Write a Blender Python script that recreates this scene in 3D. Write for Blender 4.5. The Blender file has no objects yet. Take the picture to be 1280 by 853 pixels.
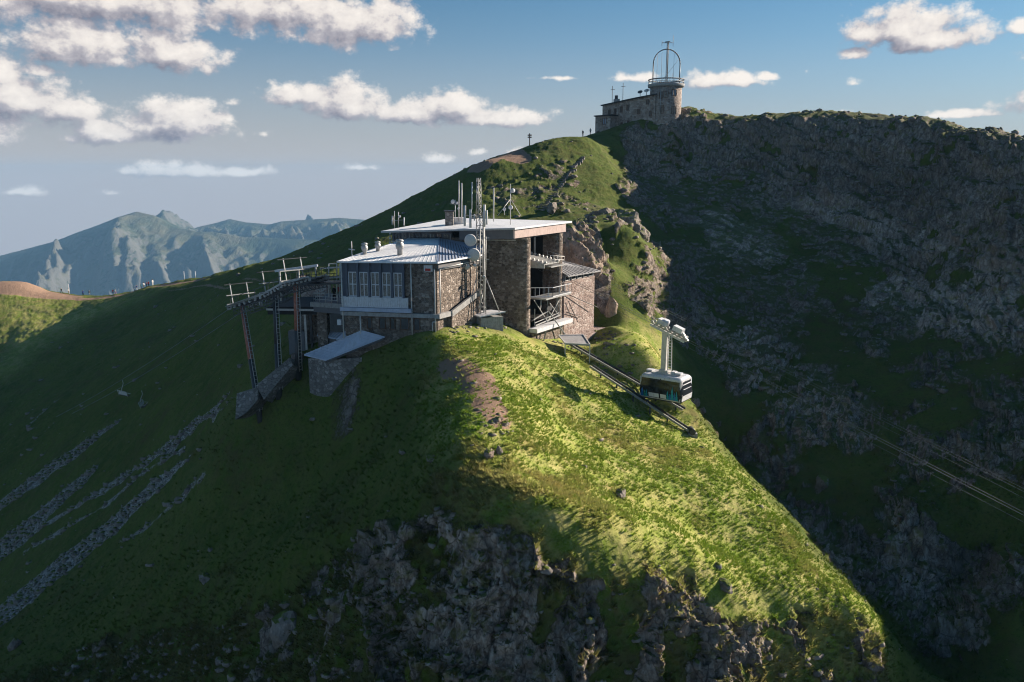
import bpy, bmesh, math, random
import numpy as np
from mathutils import Vector, Matrix
from mathutils.bvhtree import BVHTree
random.seed(7)
R = math.radians
scene = bpy.context.scene
COL = scene.collection

# ---------------------------------------------------------------- camera
F = 1000.0                     # focal length in pixels of the 1280 px wide photograph
HORIZON = 225.0
PITCH = math.atan((426.5 - HORIZON) / F)
cam_data = bpy.data.cameras.new('camera')
cam_data.sensor_width = 36.0
cam_data.lens = 36.0 * F / 1280.0
cam_data.clip_start = 0.5
cam_data.clip_end = 60000
camera = bpy.data.objects.new('camera', cam_data)
COL.objects.link(camera)
camera.location = (0, 0, 0)
camera.rotation_euler = (R(90) - PITCH, 0, 0)
scene.camera = camera
CP, SP = math.cos(PITCH), math.sin(PITCH)

def at(px, py, Y):
    """world point seen at a pixel of the photograph, at distance Y along the world y axis"""
    v = (426.5 - py) / F
    t = Y / (CP + v * SP)
    return Vector(((px - 640) / F * t, Y, (-SP + v * CP) * t))

# ---------------------------------------------------------------- light
SUN_AZ, SUN_EL = R(63), R(20.5)          # azimuth from +y towards +x
sun_dir = Vector((math.sin(SUN_AZ) * math.cos(SUN_EL), math.cos(SUN_AZ) * math.cos(SUN_EL), math.sin(SUN_EL)))
sl = bpy.data.lights.new('sun', 'SUN')
sl.energy = 5.0
sl.angle = R(0.5)
sl.color = (1.0, 0.88, 0.74)
so = bpy.data.objects.new('sun', sl)
COL.objects.link(so)
so.rotation_euler = sun_dir.to_track_quat('Z', 'Y').to_euler()

world = bpy.data.worlds.new('World')
scene.world = world
world.use_nodes = True
wt = world.node_tree
wt.nodes.clear()

def N(tree, kind, **kw):
    n = tree.nodes.new(kind)
    for k, v in kw.items():
        setattr(n, k, v)
    return n

def math_node(tree, op, a, b=None, clamp=False):
    n = N(tree, 'ShaderNodeMath', operation=op, use_clamp=clamp)
    for i, v in enumerate((a, b)):
        if v is None: continue
        if isinstance(v, (int, float)): n.inputs[i].default_value = v
        else: tree.links.new(v, n.inputs[i])
    return n.outputs[0]

def vmath(tree, op, a, b=None, out=0):
    n = N(tree, 'ShaderNodeVectorMath', operation=op)
    for i, v in enumerate((a, b)):
        if v is None: continue
        if isinstance(v, (tuple, list)): n.inputs[i].default_value = v
        else: tree.links.new(v, n.inputs[i])
    return n.outputs[out]

def mixc(tree, fac, a, b, blend='MIX'):
    n = N(tree, 'ShaderNodeMix', data_type='RGBA', blend_type=blend)
    for i, v in ((0, fac), (6, a), (7, b)):
        if isinstance(v, (int, float)): n.inputs[i].default_value = v
        elif isinstance(v, (tuple, list)): n.inputs[i].default_value = (*v[:3], 1)
        else: tree.links.new(v, n.inputs[i])
    return n.outputs[2]

def ramp(tree, fac, stops, interp='LINEAR'):
    n = N(tree, 'ShaderNodeValToRGB')
    n.color_ramp.interpolation = interp
    el = n.color_ramp.elements
    while len(el) < len(stops): el.new(0.5)
    for e, (p, c) in zip(el, stops):
        e.position = p
        e.color = (c, c, c, 1) if isinstance(c, (int, float)) else (*c[:3], 1)
    tree.links.new(fac, n.inputs[0])
    return n.outputs[0]

# clouds: soft lobes placed by direction (azimuth, elevation) broken up by noise, lit from the sun's side
CLOUDS = [  # x, y, half width, half height in the photograph, strength
 (130,2,200,42,1),(350,12,120,34,1),(445,34,78,40,1),(215,72,58,26,1),(110,55,95,40,.9),(250,-60,420,60,.9),
 (15,128,70,32,1),(80,137,42,20,.9),(0,95,26,28,.9),(212,158,62,28,1),(140,170,48,17,.9),(240,150,40,26,1),
 (45,90,26,14,.6),(293,129,30,12,.3),(329,168,22,12,.35),(378,122,48,18,1),(432,132,64,27,1),(515,142,66,20,.9),
 (560,138,54,23,1),(622,150,70,17,1),(228,215,78,14,.9),(300,216,44,10,.9),(160,214,26,10,.7),
 (450,210,44,8,.6),(545,199,28,10,.8),(600,190,20,10,.6),(650,193,50,10,.8),(18,240,34,9,.7),(145,242,32,8,.5),
 (700,98,90,8,.25),(785,98,50,13,.6),(905,102,56,14,.9),(958,97,18,9,.8),
 (1135,38,62,28,1),(1168,50,54,18,1),(1090,44,30,14,1),(1070,68,18,9,.8),(1008,90,14,18,.35),(1068,104,18,10,.35),
 (1040,150,44,10,.7),(1205,143,40,8,.7),(1282,34,18,12,.8),(1130,160,60,10,.2),(1380,120,90,25,1),(-120,150,110,40,1),
 (1500,40,120,35,1),(-260,40,150,60,1)]
cg = bpy.data.node_groups.new('cloud_cover', 'ShaderNodeTree')
cg.interface.new_socket('Vector', in_out='INPUT', socket_type='NodeSocketVector')
cg.interface.new_socket('Cover', in_out='OUTPUT', socket_type='NodeSocketFloat')
gi, go = N(cg, 'NodeGroupInput'), N(cg, 'NodeGroupOutput')
cur = None
for cx, cy, hw, hh, st in CLOUDS:
    if cy > 180 and -50 < cx < 1300: st, hh, hw = st * .62, hh * 1.25, hw * 1.15
    d = at(cx, cy, 1.0).normalized()
    az, el = math.atan2(d.x, d.y), math.asin(d.z)
    v = vmath(cg, 'SUBTRACT', gi.outputs[0], (az, el, 0))
    v = vmath(cg, 'MULTIPLY', v, (F / hw, F / hh, 0))
    v = vmath(cg, 'MAXIMUM', v, vmath(cg, 'MULTIPLY', v, (-1, -1.7, 0)))
    l = vmath(cg, 'LENGTH', v, out=1)
    val = math_node(cg, 'SUBTRACT', st, l)
    cur = val if cur is None else math_node(cg, 'MAXIMUM', cur, val)
cur = math_node(cg, 'MAXIMUM', cur, -1.2)
def noise(tree, vec, scale, detail=6, rough=.55, dist=0.0, lac=2.0, typ='FBM', out='Fac'):
    n = N(tree, 'ShaderNodeTexNoise')
    n.noise_type = typ
    n.inputs['Scale'].default_value = scale
    n.inputs['Detail'].default_value = detail
    n.inputs['Roughness'].default_value = rough
    n.inputs['Distortion'].default_value = dist
    n.inputs['Lacunarity'].default_value = lac
    tree.links.new(vec, n.inputs['Vector'])
    return n.outputs[out]
nv = vmath(cg, 'MULTIPLY', gi.outputs[0], (1, 1.25, 1))
n1 = noise(cg, nv, 22, 8, .66, .0)
vp = N(cg, 'ShaderNodeTexVoronoi'); vp.feature = 'F1'; vp.normalize = True
vp.inputs['Scale'].default_value = 46; vp.inputs['Detail'].default_value = 3; vp.inputs['Roughness'].default_value = .55
cg.links.new(nv, vp.inputs['Vector'])
puff = math_node(cg, 'MULTIPLY', math_node(cg, 'SUBTRACT', .40, vp.outputs['Distance']), 1.7)
n2 = noise(cg, nv, 9, 2, .5)
nn = math_node(cg, 'MULTIPLY', math_node(cg, 'SUBTRACT', n1, .47), 2.6)
nn = math_node(cg, 'ADD', nn, math_node(cg, 'MULTIPLY', math_node(cg, 'SUBTRACT', n2, .5), 0.8))
cov = math_node(cg, 'ADD', math_node(cg, 'MULTIPLY', cur, 1.25), math_node(cg, 'ADD', nn, puff))
cg.links.new(cov, go.inputs[0])

tc = N(wt, 'ShaderNodeTexCoord')
sep = N(wt, 'ShaderNodeSeparateXYZ')
wt.links.new(tc.outputs['Generated'], sep.inputs[0])
az = math_node(wt, 'ARCTAN2', sep.outputs[0], sep.outputs[1])
elv = math_node(wt, 'ARCSINE', sep.outputs[2])
comb = N(wt, 'ShaderNodeCombineXYZ')
wt.links.new(az, comb.inputs[0]); wt.links.new(elv, comb.inputs[1])
def cover(vec):
    g = N(wt, 'ShaderNodeGroup'); g.node_tree = cg
    wt.links.new(vec, g.inputs[0])
    return g.outputs[0]
c0 = cover(comb.outputs[0])
c1 = cover(vmath(wt, 'ADD', comb.outputs[0], (.012, .013, 0)))
alpha = ramp(wt, c0, [(0.0, 0.0), (0.70, 1.0)], 'EASE')
thick = math_node(wt, 'MULTIPLY', math_node(wt, 'SUBTRACT', c0, c1), .50)
light = math_node(wt, 'ADD', thick, .47, clamp=True)
cloud_col = ramp(wt, light, [(0.0, (2.3, 2.25, 2.8)), (.38, (4.7, 4.45, 4.75)), (.64, (8.0, 7.4, 7.0)), (1.0, (9.6, 8.9, 8.2))], 'LINEAR')
sky = N(wt, 'ShaderNodeTexSky')
sky.sky_type = 'NISHITA'
sky.sun_disc = False
sky.sun_elevation = SUN_EL
sky.sun_rotation = SUN_AZ
sky.altitude = 1900
sky.air_density = 1.0
sky.dust_density = 1.0
sky.ozone_density = 1.0
SKY_TINT = (.40, 0.74, .86)
skyc = mixc(wt, 1.0, sky.outputs[0], SKY_TINT, 'MULTIPLY')
bleed = ramp(wt, elv, [(0.0, .92), (.05, .74), (.10, .44), (.16, .16), (.24, 0.0)], 'B_SPLINE')     # dust in the low air
low = ramp(wt, elv, [(0.0, (5.8, 4.9, 4.8)), (.06, (5.2, 4.45, 4.45))], 'EASE')
skyc = mixc(wt, bleed, skyc, low)
final = mixc(wt, alpha, skyc, cloud_col)
bg = N(wt, 'ShaderNodeBackground')
wt.links.new(final, bg.inputs[0])
bg.inputs[1].default_value = 0.05
wo = N(wt, 'ShaderNodeOutputWorld')
wt.links.new(bg.outputs[0], wo.inputs[0])

vs = scene.view_settings
vs.view_transform = 'Standard'
vs.look = 'None'
vs.exposure = 1.08
scene.cycles.diffuse_bounces = 1
vs.gamma = 1.0
vs.use_curve_mapping = False
scene.cycles.max_bounces = 5
scene.cycles.volume_bounces = 0
scene.cycles.use_denoising = True
scene.cycles.use_adaptive_sampling = True
scene.cycles.adaptive_threshold = 0.02
scene.cycles.pixel_filter_type = 'BLACKMAN_HARRIS'
scene.cycles.filter_width = 1.1

# ---------------------------------------------------------------- numpy noise
_rs = np.random.RandomState(11)
_perm = np.concatenate([_rs.permutation(256)] * 2).astype(np.int32)
_g = _rs.normal(size=(256, 3)).astype(np.float32)
_g /= np.linalg.norm(_g, axis=1)[:, None]

def perlin(x, y, z):
    xi, yi, zi = np.floor(x).astype(np.int32), np.floor(y).astype(np.int32), np.floor(z).astype(np.int32)
    fx, fy, fz = (x - xi).astype(np.float32), (y - yi).astype(np.float32), (z - zi).astype(np.float32)
    xi &= 255; yi &= 255; zi &= 255
    u, v, w = (f * f * f * (f * (f * 6 - 15) + 10) for f in (fx, fy, fz))
    res = 0
    for dx in (0, 1):
        wx = u if dx else 1 - u
        px = _perm[xi + dx & 255]
        for dy in (0, 1):
            wy = v if dy else 1 - v
            py = _perm[(px + yi + dy) & 255]
            for dz in (0, 1):
                g = _g[_perm[(py + zi + dz) & 255]]
                wz = w if dz else 1 - w
                res = res + wx * wy * wz * (g[..., 0] * (fx - dx) + g[..., 1] * (fy - dy) + g[..., 2] * (fz - dz))
    return res * 1.5

def fbm(x, y, z, octaves=4, gain=.5, ridged=False):
    a, tot, s, f = 1.0, 0.0, 0.0, 1.0
    for i in range(octaves):
        n = perlin(x * f + 17.3 * i, y * f - 9.1 * i, z * f + 5.7 * i)
        if ridged: n = 1 - 2 * np.abs(n)
        s = s + a * n
        tot += a; a *= gain; f *= 2.03
    return s / tot

def worley(x, y, z, seed=0):
    """distance to the two nearest jittered cell points, a cell value and a tilted facet per cell"""
    xi, yi, zi = np.floor(x).astype(np.int32), np.floor(y).astype(np.int32), np.floor(z).astype(np.int32)
    d1 = np.full(x.shape, 9., np.float32); d2 = d1.copy()
    rid = np.zeros(x.shape, np.float32); facet = rid.copy()
    jit = np.random.RandomState(seed).rand(256, 3).astype(np.float32)
    val = np.random.RandomState(seed + 1).rand(256).astype(np.float32)
    tilt = (np.random.RandomState(seed + 2).rand(256, 3).astype(np.float32) - .5) * 2
    for dx in (-1, 0, 1):
        for dy in (-1, 0, 1):
            for dz in (-1, 0, 1):
                h = _perm[(_perm[(_perm[(xi + dx) & 255] + yi + dy) & 255] + zi + dz) & 255]
                j = jit[h]
                ox, oy, oz = x - xi - dx - j[..., 0], y - yi - dy - j[..., 1], z - zi - dz - j[..., 2]
                d = ox * ox + oy * oy + oz * oz
                near = d < d1
                d2 = np.where(near, d1, np.minimum(d2, d))
                t = tilt[h]
                rid = np.where(near, val[h], rid)
                facet = np.where(near, t[..., 0] * ox + t[..., 1] * oy + t[..., 2] * oz, facet)
                d1 = np.where(near, d, d1)
    return np.sqrt(d1), np.sqrt(d2), rid, facet

def smooth(a, b, x):
    t = np.clip((x - a) / (b - a), 0, 1)
    return t * t * (3 - 2 * t)
CHECK = False
HAZE = 0.00009
# ---------------------------------------------------------------- terrain: surveyed points and assumed unseen ones, a smooth surface through them
PTS = [
 # plateau and meadow under the station
 (548,414,84),(600,412,88),(640,413,92),(600,430,84),(640,440,83),(560,452,78),(600,470,74),(650,480,76),
 (620,500,68),(610,520,64),(590,545,60),(545,585,58),(600,590,57),(640,630,53),(560,500,71.5),(520,540,69),
 # sunlit flank
 (680,445,89),(720,452,93),(740,468,91),(790,475,91),(800,512,88),(835,520,86.5),(866,548,82.8),(700,520,76),(720,570,67),
 (760,620,61),(800,600,66),(850,640,64),(900,690,60.5),(700,620,57),(780,560,74),(850,570,76),
 (872,530,86.5),(930,592,76),(960,625,71.5),(982,655,67),(1002,700,62),(1060,745,59.5),(1094,776,58),
 # mound behind the cabin
 (762,402,106),(795,412,102),(812,440,95),(770,440,95.5),(850,492,89.5),
 # lip and foot of the front cliff
 (640,655,52),(700,688,51),(780,688,52.5),(860,715,54),(925,755,54),(1000,765,56),(1070,782,57),(1090,800,56),
 (640,853,48.8),(700,853,48.6),(780,853,49),(860,853,50.3),(960,853,53),(1060,853,55),(740,760,50.2),(640,750,50.4),(860,780,52),(980,810,54.3),
 (560,640,54.5),(500,640,60),(560,750,51.5),(560,853,48.8),(500,750,53.8),(480,853,51),(450,700,56),
 (420,760,58),(380,760,62),(400,853,54.5),(330,800,63),(300,853,61),(430,620,71),
 # left flank
 (470,560,75),(480,500,80),(400,550,84),(400,620,77),(350,700,66),(300,640,84),(250,720,79),(200,853,69),(200,780,78),
 (470,450,85),(430,470,86),(395,485,88.5),(385,480,89.5),(350,500,88),(350,460,91.5),(300,510,93.5),(300,560,89),(250,560,104),(200,640,100),(150,720,92),(100,800,83),
 (0,853,80),(0,770,100),(0,700,120),(0,620,145),(0,540,178),(100,620,122),(100,700,103),(100,540,148),(200,560,116),(200,490,140),(150,500,150),
 (0,480,205),(0,420,232),(100,450,205),(100,400,238),(200,420,190),(250,450,140),(300,440,122),(300,400,140),(330,430,108),
 (400,400,99),(430,430,90),(250,390,180),(200,385,215),
 # station terrace and the hill behind
 (410,372,104),(380,352,140),(440,340,148),(330,365,150),(300,350,178),(350,340,165),(480,300,160),(560,290,160),(640,280,158),(700,290,150),(740,330,128),(762,350,118),(772,385,112),
 (735,300,124),(790,285,135),(760,265,150),
 # skyline, left to right
 (0,353,268),(30,352,264),(60,365,262),(110,370,260),(160,366,258),(200,356,255),(240,350,248),(290,338,236),(330,326,222),(385,308,204),(440,291,190),
 (500,264,186),(560,238,184),(610,201,191),(650,196,196),(690,181,201),(740,174,208),
 (760,176,217),(800,156,221),(838,137,227),(865,136,227),(890,150,224),(950,155,214),(1000,155,205),(1060,158,194),(1120,165,180),(1200,174,163),(1240,184,154),(1280,190,146),
 # face below the summit
 (740,200,196),(700,230,182),(640,240,177),(560,262,172),(500,285,173),(780,215,208),(850,180,219),(900,200,212),(850,230,205),(800,250,185),(900,245,195),(960,200,205),
 (1000,240,190),(1060,270,176),(1100,220,180),(1200,230,155),(1280,240,138),(1120,300,160),(1200,320,140),(1280,340,122),
 (850,290,178),(900,290,176),(960,300,172),(940,330,163),(1000,340,158),(860,340,155),(900,380,143),(980,400,140),(1060,350,150),(1100,400,136),(1160,370,140),(1200,420,122),(1280,435,108),
 (860,400,132),(860,440,120),(900,450,122),(930,490,114),(1000,480,117),(1080,480,115),(1160,480,110),(1280,500,96),
 (930,540,105),(980,600,96),(1060,560,99),(1060,650,86),(1160,560,94),(1280,580,84),(1120,720,78),(1160,660,80),(1280,680,72),(1180,780,71),(1280,780,65),(1280,853,60),
 (820,390,118),(800,360,124),(830,430,112),
]
HARD = [
 (29.8,56.3,-39),(28.6,53.6,-42),(31.2,57,-42),(27,50,-44), (-13.7,85.0,-17.7),(-16,85,-18.8),(-10.6,84.0,-16.7),(-18.8,87.5,-20.0), (31.5,59,-37.5),(34,60.5,-40),(33,56,-40),(35,51,-43),(32,49,-43),(29,45,-42), (4.2,96.5,-19.6),(2.6,93.6,-18.9),(6.8,99.5,-20.3),(9.5,105.5,-20.9),(12.6,110.5,-21.0),(8.5,98,-20.6),(12.5,104.5,-21.6),(16,110,-20.5),(-24.5,96,-18.6),(9.7,95.2,-21.6),(12.1,93.4,-23.0),(14.5,91.6,-24.3),(16.9,89.8,-25.6),(19.2,88.1,-26.9),(11,90.2,-22.9),(14,88,-24.6),(17,85.8,-26.4),  # hidden or outside the picture, in metres
 (30,300,-30),(-60,330,-80),(120,290,-20),(-170,330,-100),(-60,270,-45),(160,230,-15),
 (100,118,-4),(106,90,-5),(110,62,-20),(115,20,-42),(140,150,-35),(150,90,-48),(160,40,-60),(150,200,-30),(120,-20,-60),(65,52,-42),(80,70,-30),  # out-of-view crest at right, shaped for the shadow it casts on the cirque
 (250,150,-80),(260,40,-50),(300,250,-120),(300,-50,-120),(230,300,-120),
 (20,20,-62),(-30,20,-66),(50,20,-50),(0,36,-48),(30,36,-52),(-25,36,-56),(0,-60,-95),(100,-100,-90),(-80,0,-95),(-80,40,-80),(-120,100,-90),(-100,70,-78),
 (-200,200,-70),(-260,100,-150),(-210,280,-28),(-250,300,-10),(-300,340,-60),(-330,200,-150),(-200,0,-160),(-200,-100,-200),(0,-150,-160),
 (-200,400,-150),(0,400,-140),(200,400,-160),(350,400,-200),(400,100,-180),(400,-150,-220),(-400,420,-200),(-400,0,-230),(-400,-150,-260),
 (46,78,-42),(40,66,-46),(48,62,-48),(30,95,-38.5),(34,90,-39),(28,104,-37),
]
P = np.array([tuple(at(*p)) for p in PTS] + HARD, dtype=np.float64)
C2 = 2.0 ** 2
def _phi(dx, dy): return np.sqrt(dx * dx + dy * dy + C2)
n_ = len(P)
A = np.zeros((n_ + 3, n_ + 3))
A[:n_, :n_] = _phi(P[:, None, 0] - P[None, :, 0], P[:, None, 1] - P[None, :, 1]) - np.eye(n_) * 0.35
A[:n_, n_] = 1; A[:n_, n_ + 1:] = P[:, :2]
A[n_:, :n_] = A[:n_, n_:].T
W = np.linalg.solve(A, np.concatenate([P[:, 2], np.zeros(3)]))

def H(x, y):
    x = np.asarray(x, dtype=np.float32); y = np.asarray(y, dtype=np.float32)
    sh = x.shape; x = x.ravel(); y = y.ravel()
    out = np.empty(x.size, np.float32)
    Pf = P.astype(np.float32); Wf = W.astype(np.float32)
    for s in range(0, x.size, 60000):
        xs, ys = x[s:s + 60000], y[s:s + 60000]
        dx = xs[:, None] - Pf[None, :, 0]; dy = ys[:, None] - Pf[None, :, 1]
        dx *= dx; dy *= dy; dx += dy; dx += C2
        np.sqrt(dx, out=dx)
        out[s:s + 60000] = dx @ Wf[:n_] + Wf[n_] + Wf[n_ + 1] * xs + Wf[n_ + 2] * ys
    return out.reshape(sh)

def hit(px, py, y0=36, y1=300):
    """first point where the sight line of a pixel of the photograph meets the smooth surface"""
    Y = np.exp(np.linspace(math.log(y0), math.log(y1), 700))
    v = (426.5 - py) / F
    t = Y / (CP + v * SP)
    x = (px - 640) / F * t; z = (-SP + v * CP) * t
    below = np.nonzero(z < H(x, Y))[0]
    if not len(below): return None
    i = below[0]
    return x[i], Y[i]

if CHECK:
    for p in PTS:
        h = hit(p[0], p[1])
        if h is None: print('MISS', p)
        elif abs(h[1] - p[2]) > max(3, .05 * p[2]): print('OCC', p, round(float(h[1]), 1))

# grid: rows by distance, columns fanning out; finer over the near spur
def fan(u, spacing):
    pass
u_in = np.linspace(-.70, .70, 1080)
u_left = -.70 - np.cumsum(np.linspace(.003, .05, 34))
u_right = .70 + np.cumsum(np.linspace(.003, .06, 50))
U = np.concatenate([u_left[::-1], u_in, u_right])
yy = np.linspace(28, 420, 20000)
dens = 1 / yy * (1 + 4.5 * np.exp(-((yy - 50.5) / 5.5) ** 2) + 0.8 * np.exp(-((yy - 215) / 25.0) ** 2)) * np.where(yy > 275, .25, 1) * np.where(yy < 40, .3, 1)
cdf = np.cumsum(dens); cdf /= cdf[-1]
rows = np.interp(np.linspace(0, 1, 940), cdf, yy)
GX = (rows[:, None] * U[None, :]).astype(np.float32)
GY = np.repeat(rows[:, None], len(U), 1).astype(np.float32)
GZ = H(GX, GY)
CAM_NOTE = 'rows run out from the viewpoint only so that near ground gets small faces'

def normals(X, Y, Z):
    ax = np.gradient(X, axis=1); ay = np.gradient(Y, axis=1); az_ = np.gradient(Z, axis=1)
    bx = np.gradient(X, axis=0); by = np.gradient(Y, axis=0); bz = np.gradient(Z, axis=0)
    nx, ny, nz = ay * bz - az_ * by, az_ * bx - ax * bz, ax * by - ay * bx
    l = np.sqrt(nx * nx + ny * ny + nz * nz) + 1e-9
    return nx / l, ny / l, nz / l
NX, NY, NZ = normals(GX, GY, GZ)

def outline(px_list):
    o = []
    for p in px_list:
        h = hit(p[0], p[1])
        if h: o.append(h)
    return np.array(o)

def poly_dist(poly, X, Y):
    """signed distance in the ground plane, positive inside"""
    d = np.full(X.shape, 1e9, np.float32); inside = np.zeros(X.shape, bool)
    m = len(poly)
    for i in range(m):
        x0, y0 = poly[i]; x1, y1 = poly[(i + 1) % m]
        ex, ey = x1 - x0, y1 - y0
        t = np.clip(((X - x0) * ex + (Y - y0) * ey) / (ex * ex + ey * ey + 1e-9), 0, 1)
        d = np.minimum(d, (X - x0 - t * ex) ** 2 + (Y - y0 - t * ey) ** 2)
        c = ((y0 > Y) != (y1 > Y))
        if abs(ey) > 1e-6: inside ^= c & (X < (x1 - x0) * (Y - y0) / ey + x0)
    d = np.sqrt(d)
    return np.where(inside, d, -d)

def line_dist(pts, widths, X, Y):
    """distance to a polyline minus its half width"""
    d = np.full(X.shape, 1e9, np.float32)
    for i in range(len(pts) - 1):
        x0, y0 = pts[i]; x1, y1 = pts[i + 1]
        ex, ey = x1 - x0, y1 - y0
        t = np.clip(((X - x0) * ex + (Y - y0) * ey) / (ex * ex + ey * ey + 1e-9), 0, 1)
        dd = np.sqrt((X - x0 - t * ex) ** 2 + (Y - y0 - t * ey) ** 2) - (widths[i] * (1 - t) + widths[i + 1] * t)
        d = np.minimum(d, dd)
    return d

NB1 = fbm(GX / 14, GY / 14, GZ / 14, 4)
NB2 = fbm(GX / 3.1, GY / 3.1, GZ / 3.1 + 40, 4, .6)
rock = np.zeros(GX.shape, np.float32)
def add_rock(px_list, soft, amount=1.0, wob=1.0, breakup=0.0, ext=()):
    global rock
    pl = outline(px_list)
    if ext: pl = np.concatenate([pl, np.array(ext)])
    d = poly_dist(pl, GX, GY) + NB1 * soft * 1.6 * wob + NB2 * soft * wob
    m = smooth(-soft * .25, soft * .35, d) * amount
    if breakup: m = m * smooth(-breakup, .12 - breakup * .5, NB2 + NB1 * .6)
    rock = np.maximum(rock, m)
# summit face, outcrops on it, scree gully, right wall
add_rock([(1279,400),(1200,335),(1120,330),(1060,300),(1000,320),(950,262),(880,262),(830,285),(785,268),(772,235),(790,195),(822,160)], 5, 1, 1, .22, ext=[(40,238),(60,250),(110,215),(125,160)])
add_rock([(860,262),(900,255),(960,290),(988,318),(960,332),(890,318)], 3, 1)
add_rock([(1050,355),(1130,345),(1200,345),(1279,362),(1279,440),(1200,425),(1120,398)], 4, 1)
add_rock([(815,305),(845,285),(900,330),(960,400),(1060,480),(1100,560),(1060,600),(960,530),(880,440),(800,380)], 5, .95, 1.0, .18)
add_rock([(880,500),(960,560),(1030,610),(1100,690),(1060,690),(960,610)], 3, .95, 1, .1)
add_rock([(1100,640),(1180,720),(1270,840),(1190,840),(1110,740)], 3, .95, 1, .05)
add_rock([(1240,470),(1279,500),(1279,620),(1200,560)], 3, .8, 1, .0)
add_rock([(620,235),(700,200),(738,215),(745,262),(700,268),(640,262)], 4, .9, 1, -.02)
wild = smooth(24, 34, GX + NB1 * 4) * smooth(62, 72, GY) * smooth(235, 215, GY)
wn = fbm(GX / 13 + 3, GY / 17, GZ / 13, 5, .6)
rock = np.maximum(rock, wild * smooth(-.12, .10, wn) * .9)
# front cliff
lip = outline([(20,850),(80,822),(130,800),(230,778),(330,762),(395,705),(450,672),(500,652),(545,640),(590,642),(640,662),(690,698),(740,696),(790,700),(850,728),(880,750),(915,768),(955,760),(985,768),(1030,775),(1060,790),(1092,796)])
lip = lip[np.argsort(lip[:, 0])]
front = np.interp(GX, lip[:, 0], lip[:, 1]) - GY
front = np.where((GX < lip[0, 0] - 4) | (GX > lip[-1, 0] + .8), -5, front)
lum = fbm(GX / 5, GY / 5, GZ / 9 + 7, 4, .6)
fm = smooth(-.3, .9, front + NB2 * 1.6 + NB1 * .6)
cliffzone = fm
rock = np.maximum(rock, fm * smooth(-.30, .05, lum + NB2 * .45 + .36 * np.exp(-((GX + 2) / 8.0) ** 2) + .16 * np.exp(-((GX - 14) / 9.0) ** 2) - .30))
# grass on ledges of the front cliff, outcrop above the station annex
add_rock([(707,285),(735,275),(752,300),(765,345),(758,395),(720,345)], 1.5, 1, .6, .3)
add_rock([(745,262),(800,262),(806,300),(770,300)], 1.5, 1, .6, .2)
steep = smooth(.60, .45, NZ + NB2 * .12) * smooth(-25, -12, GX) * smooth(58, 70, GY)
rock = np.maximum(rock, steep * smooth(300, 240, GY))
flatgrass = smooth(.70, .82, NZ + NB2 * .1)

pale = np.zeros(GX.shape, np.float32)
for pl_, am in (([(870,275),(900,262),(960,292),(988,318),(960,332),(890,318)], 1), ([(1050,355),(1130,345),(1200,345),(1279,362),(1279,440),(1200,425),(1120,398)], 1),
                ([(1000,255),(1080,285),(1200,330),(1279,380),(1279,340),(1180,300),(1060,258)], .7), ([(870,380),(940,400),(1050,480),(1090,560),(1050,590),(960,520),(880,440)], .7), ([(1100,640),(1180,720),(1260,840),(1190,840),(1110,740)], .8),
                ([(480,680),(540,650),(600,650),(650,690),(660,780),(560,800),(490,740)], .8)):
    pale = np.maximum(pale, am * smooth(-2.5, 2.5, poly_dist(outline(pl_), GX, GY) + (NB2 * 3 + NB1 * 3) * smooth(55, 110, GY)))
scree = np.zeros(GX.shape, np.float32)
def streak(px_list, w, amount=1.0):
    global scree
    pts = [hit(p[0], p[1]) for p in px_list]
    d = line_dist(pts, w, GX, GY) + NB2 * 1.3 + NB1 * .8
    scree = np.maximum(scree, smooth(.35, -.35, d) * amount)
streak([(0,772),(70,715),(130,668),(180,620),(236,574)], [3.9,3.5,2.8,1.7,.5])
streak([(0,690),(50,650),(90,612),(118,588)], [4.2,3.6,2.6,1.0])
streak([(0,632),(60,590),(110,556),(148,528)], [2.6,2.6,2,.5])
streak([(0,700),(60,655),(140,605),(210,560),(260,520),(300,494)], [.4,.5,.7,.9,.6,.2], .9)
streak([(30,690),(120,640),(180,590),(230,560)], [.5,.4,.3,.3], .7)
streak([(150,680),(205,640),(250,600)], [.5,.4,.3], .6)
streak([(180,575),(240,530),(290,490)], [.2,.6,.5], .8)
streak([(40,530),(75,500)], [.8,.4], .6)

dirt = np.zeros(GX.shape, np.float32)
def trail(px_list, w, amount=1.0, wob=1.0):
    global dirt
    pts = [hit(p[0], p[1]) for p in px_list]
    pts = [p for p in pts if p is not None]
    d = line_dist(pts, w, GX, GY) + (NB2 * 1.0 + NB1 * .5) * wob
    dirt = np.maximum(dirt, smooth(.8, -.6, d) * amount)
trail([(560,457),(590,466),(606,490),(616,514),(625,532)], [1.2,1.6,1.6,1.3,.7], .95)
trail([(0,368),(40,372),(90,374),(140,369),(190,360),(235,353),(262,347)], [1.2,1.3,1.3,1.2,1.2,1.0,.7][:7], 1.0, .35)
trail([(0,358),(30,360),(60,368),(100,372)], [6,6,4,1], 1.0, .8)
trail([(200,366),(260,356),(330,352)], [.2,.5,.3], .7, .4)
trail([(600,208),(625,196),(650,200)], [3,6,3], 1.0, 1)

# bare brownish turf on wind-beaten parts
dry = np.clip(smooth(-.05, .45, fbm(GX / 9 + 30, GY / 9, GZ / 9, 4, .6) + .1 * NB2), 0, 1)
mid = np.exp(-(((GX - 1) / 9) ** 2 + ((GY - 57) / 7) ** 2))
dry = np.clip(dry * .7 + .45 * wild * smooth(-.3, .3, NB2 + NB1) + mid * .8 * smooth(-.3, .3, NB2) + cliffzone * .8, 0, 1)
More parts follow.
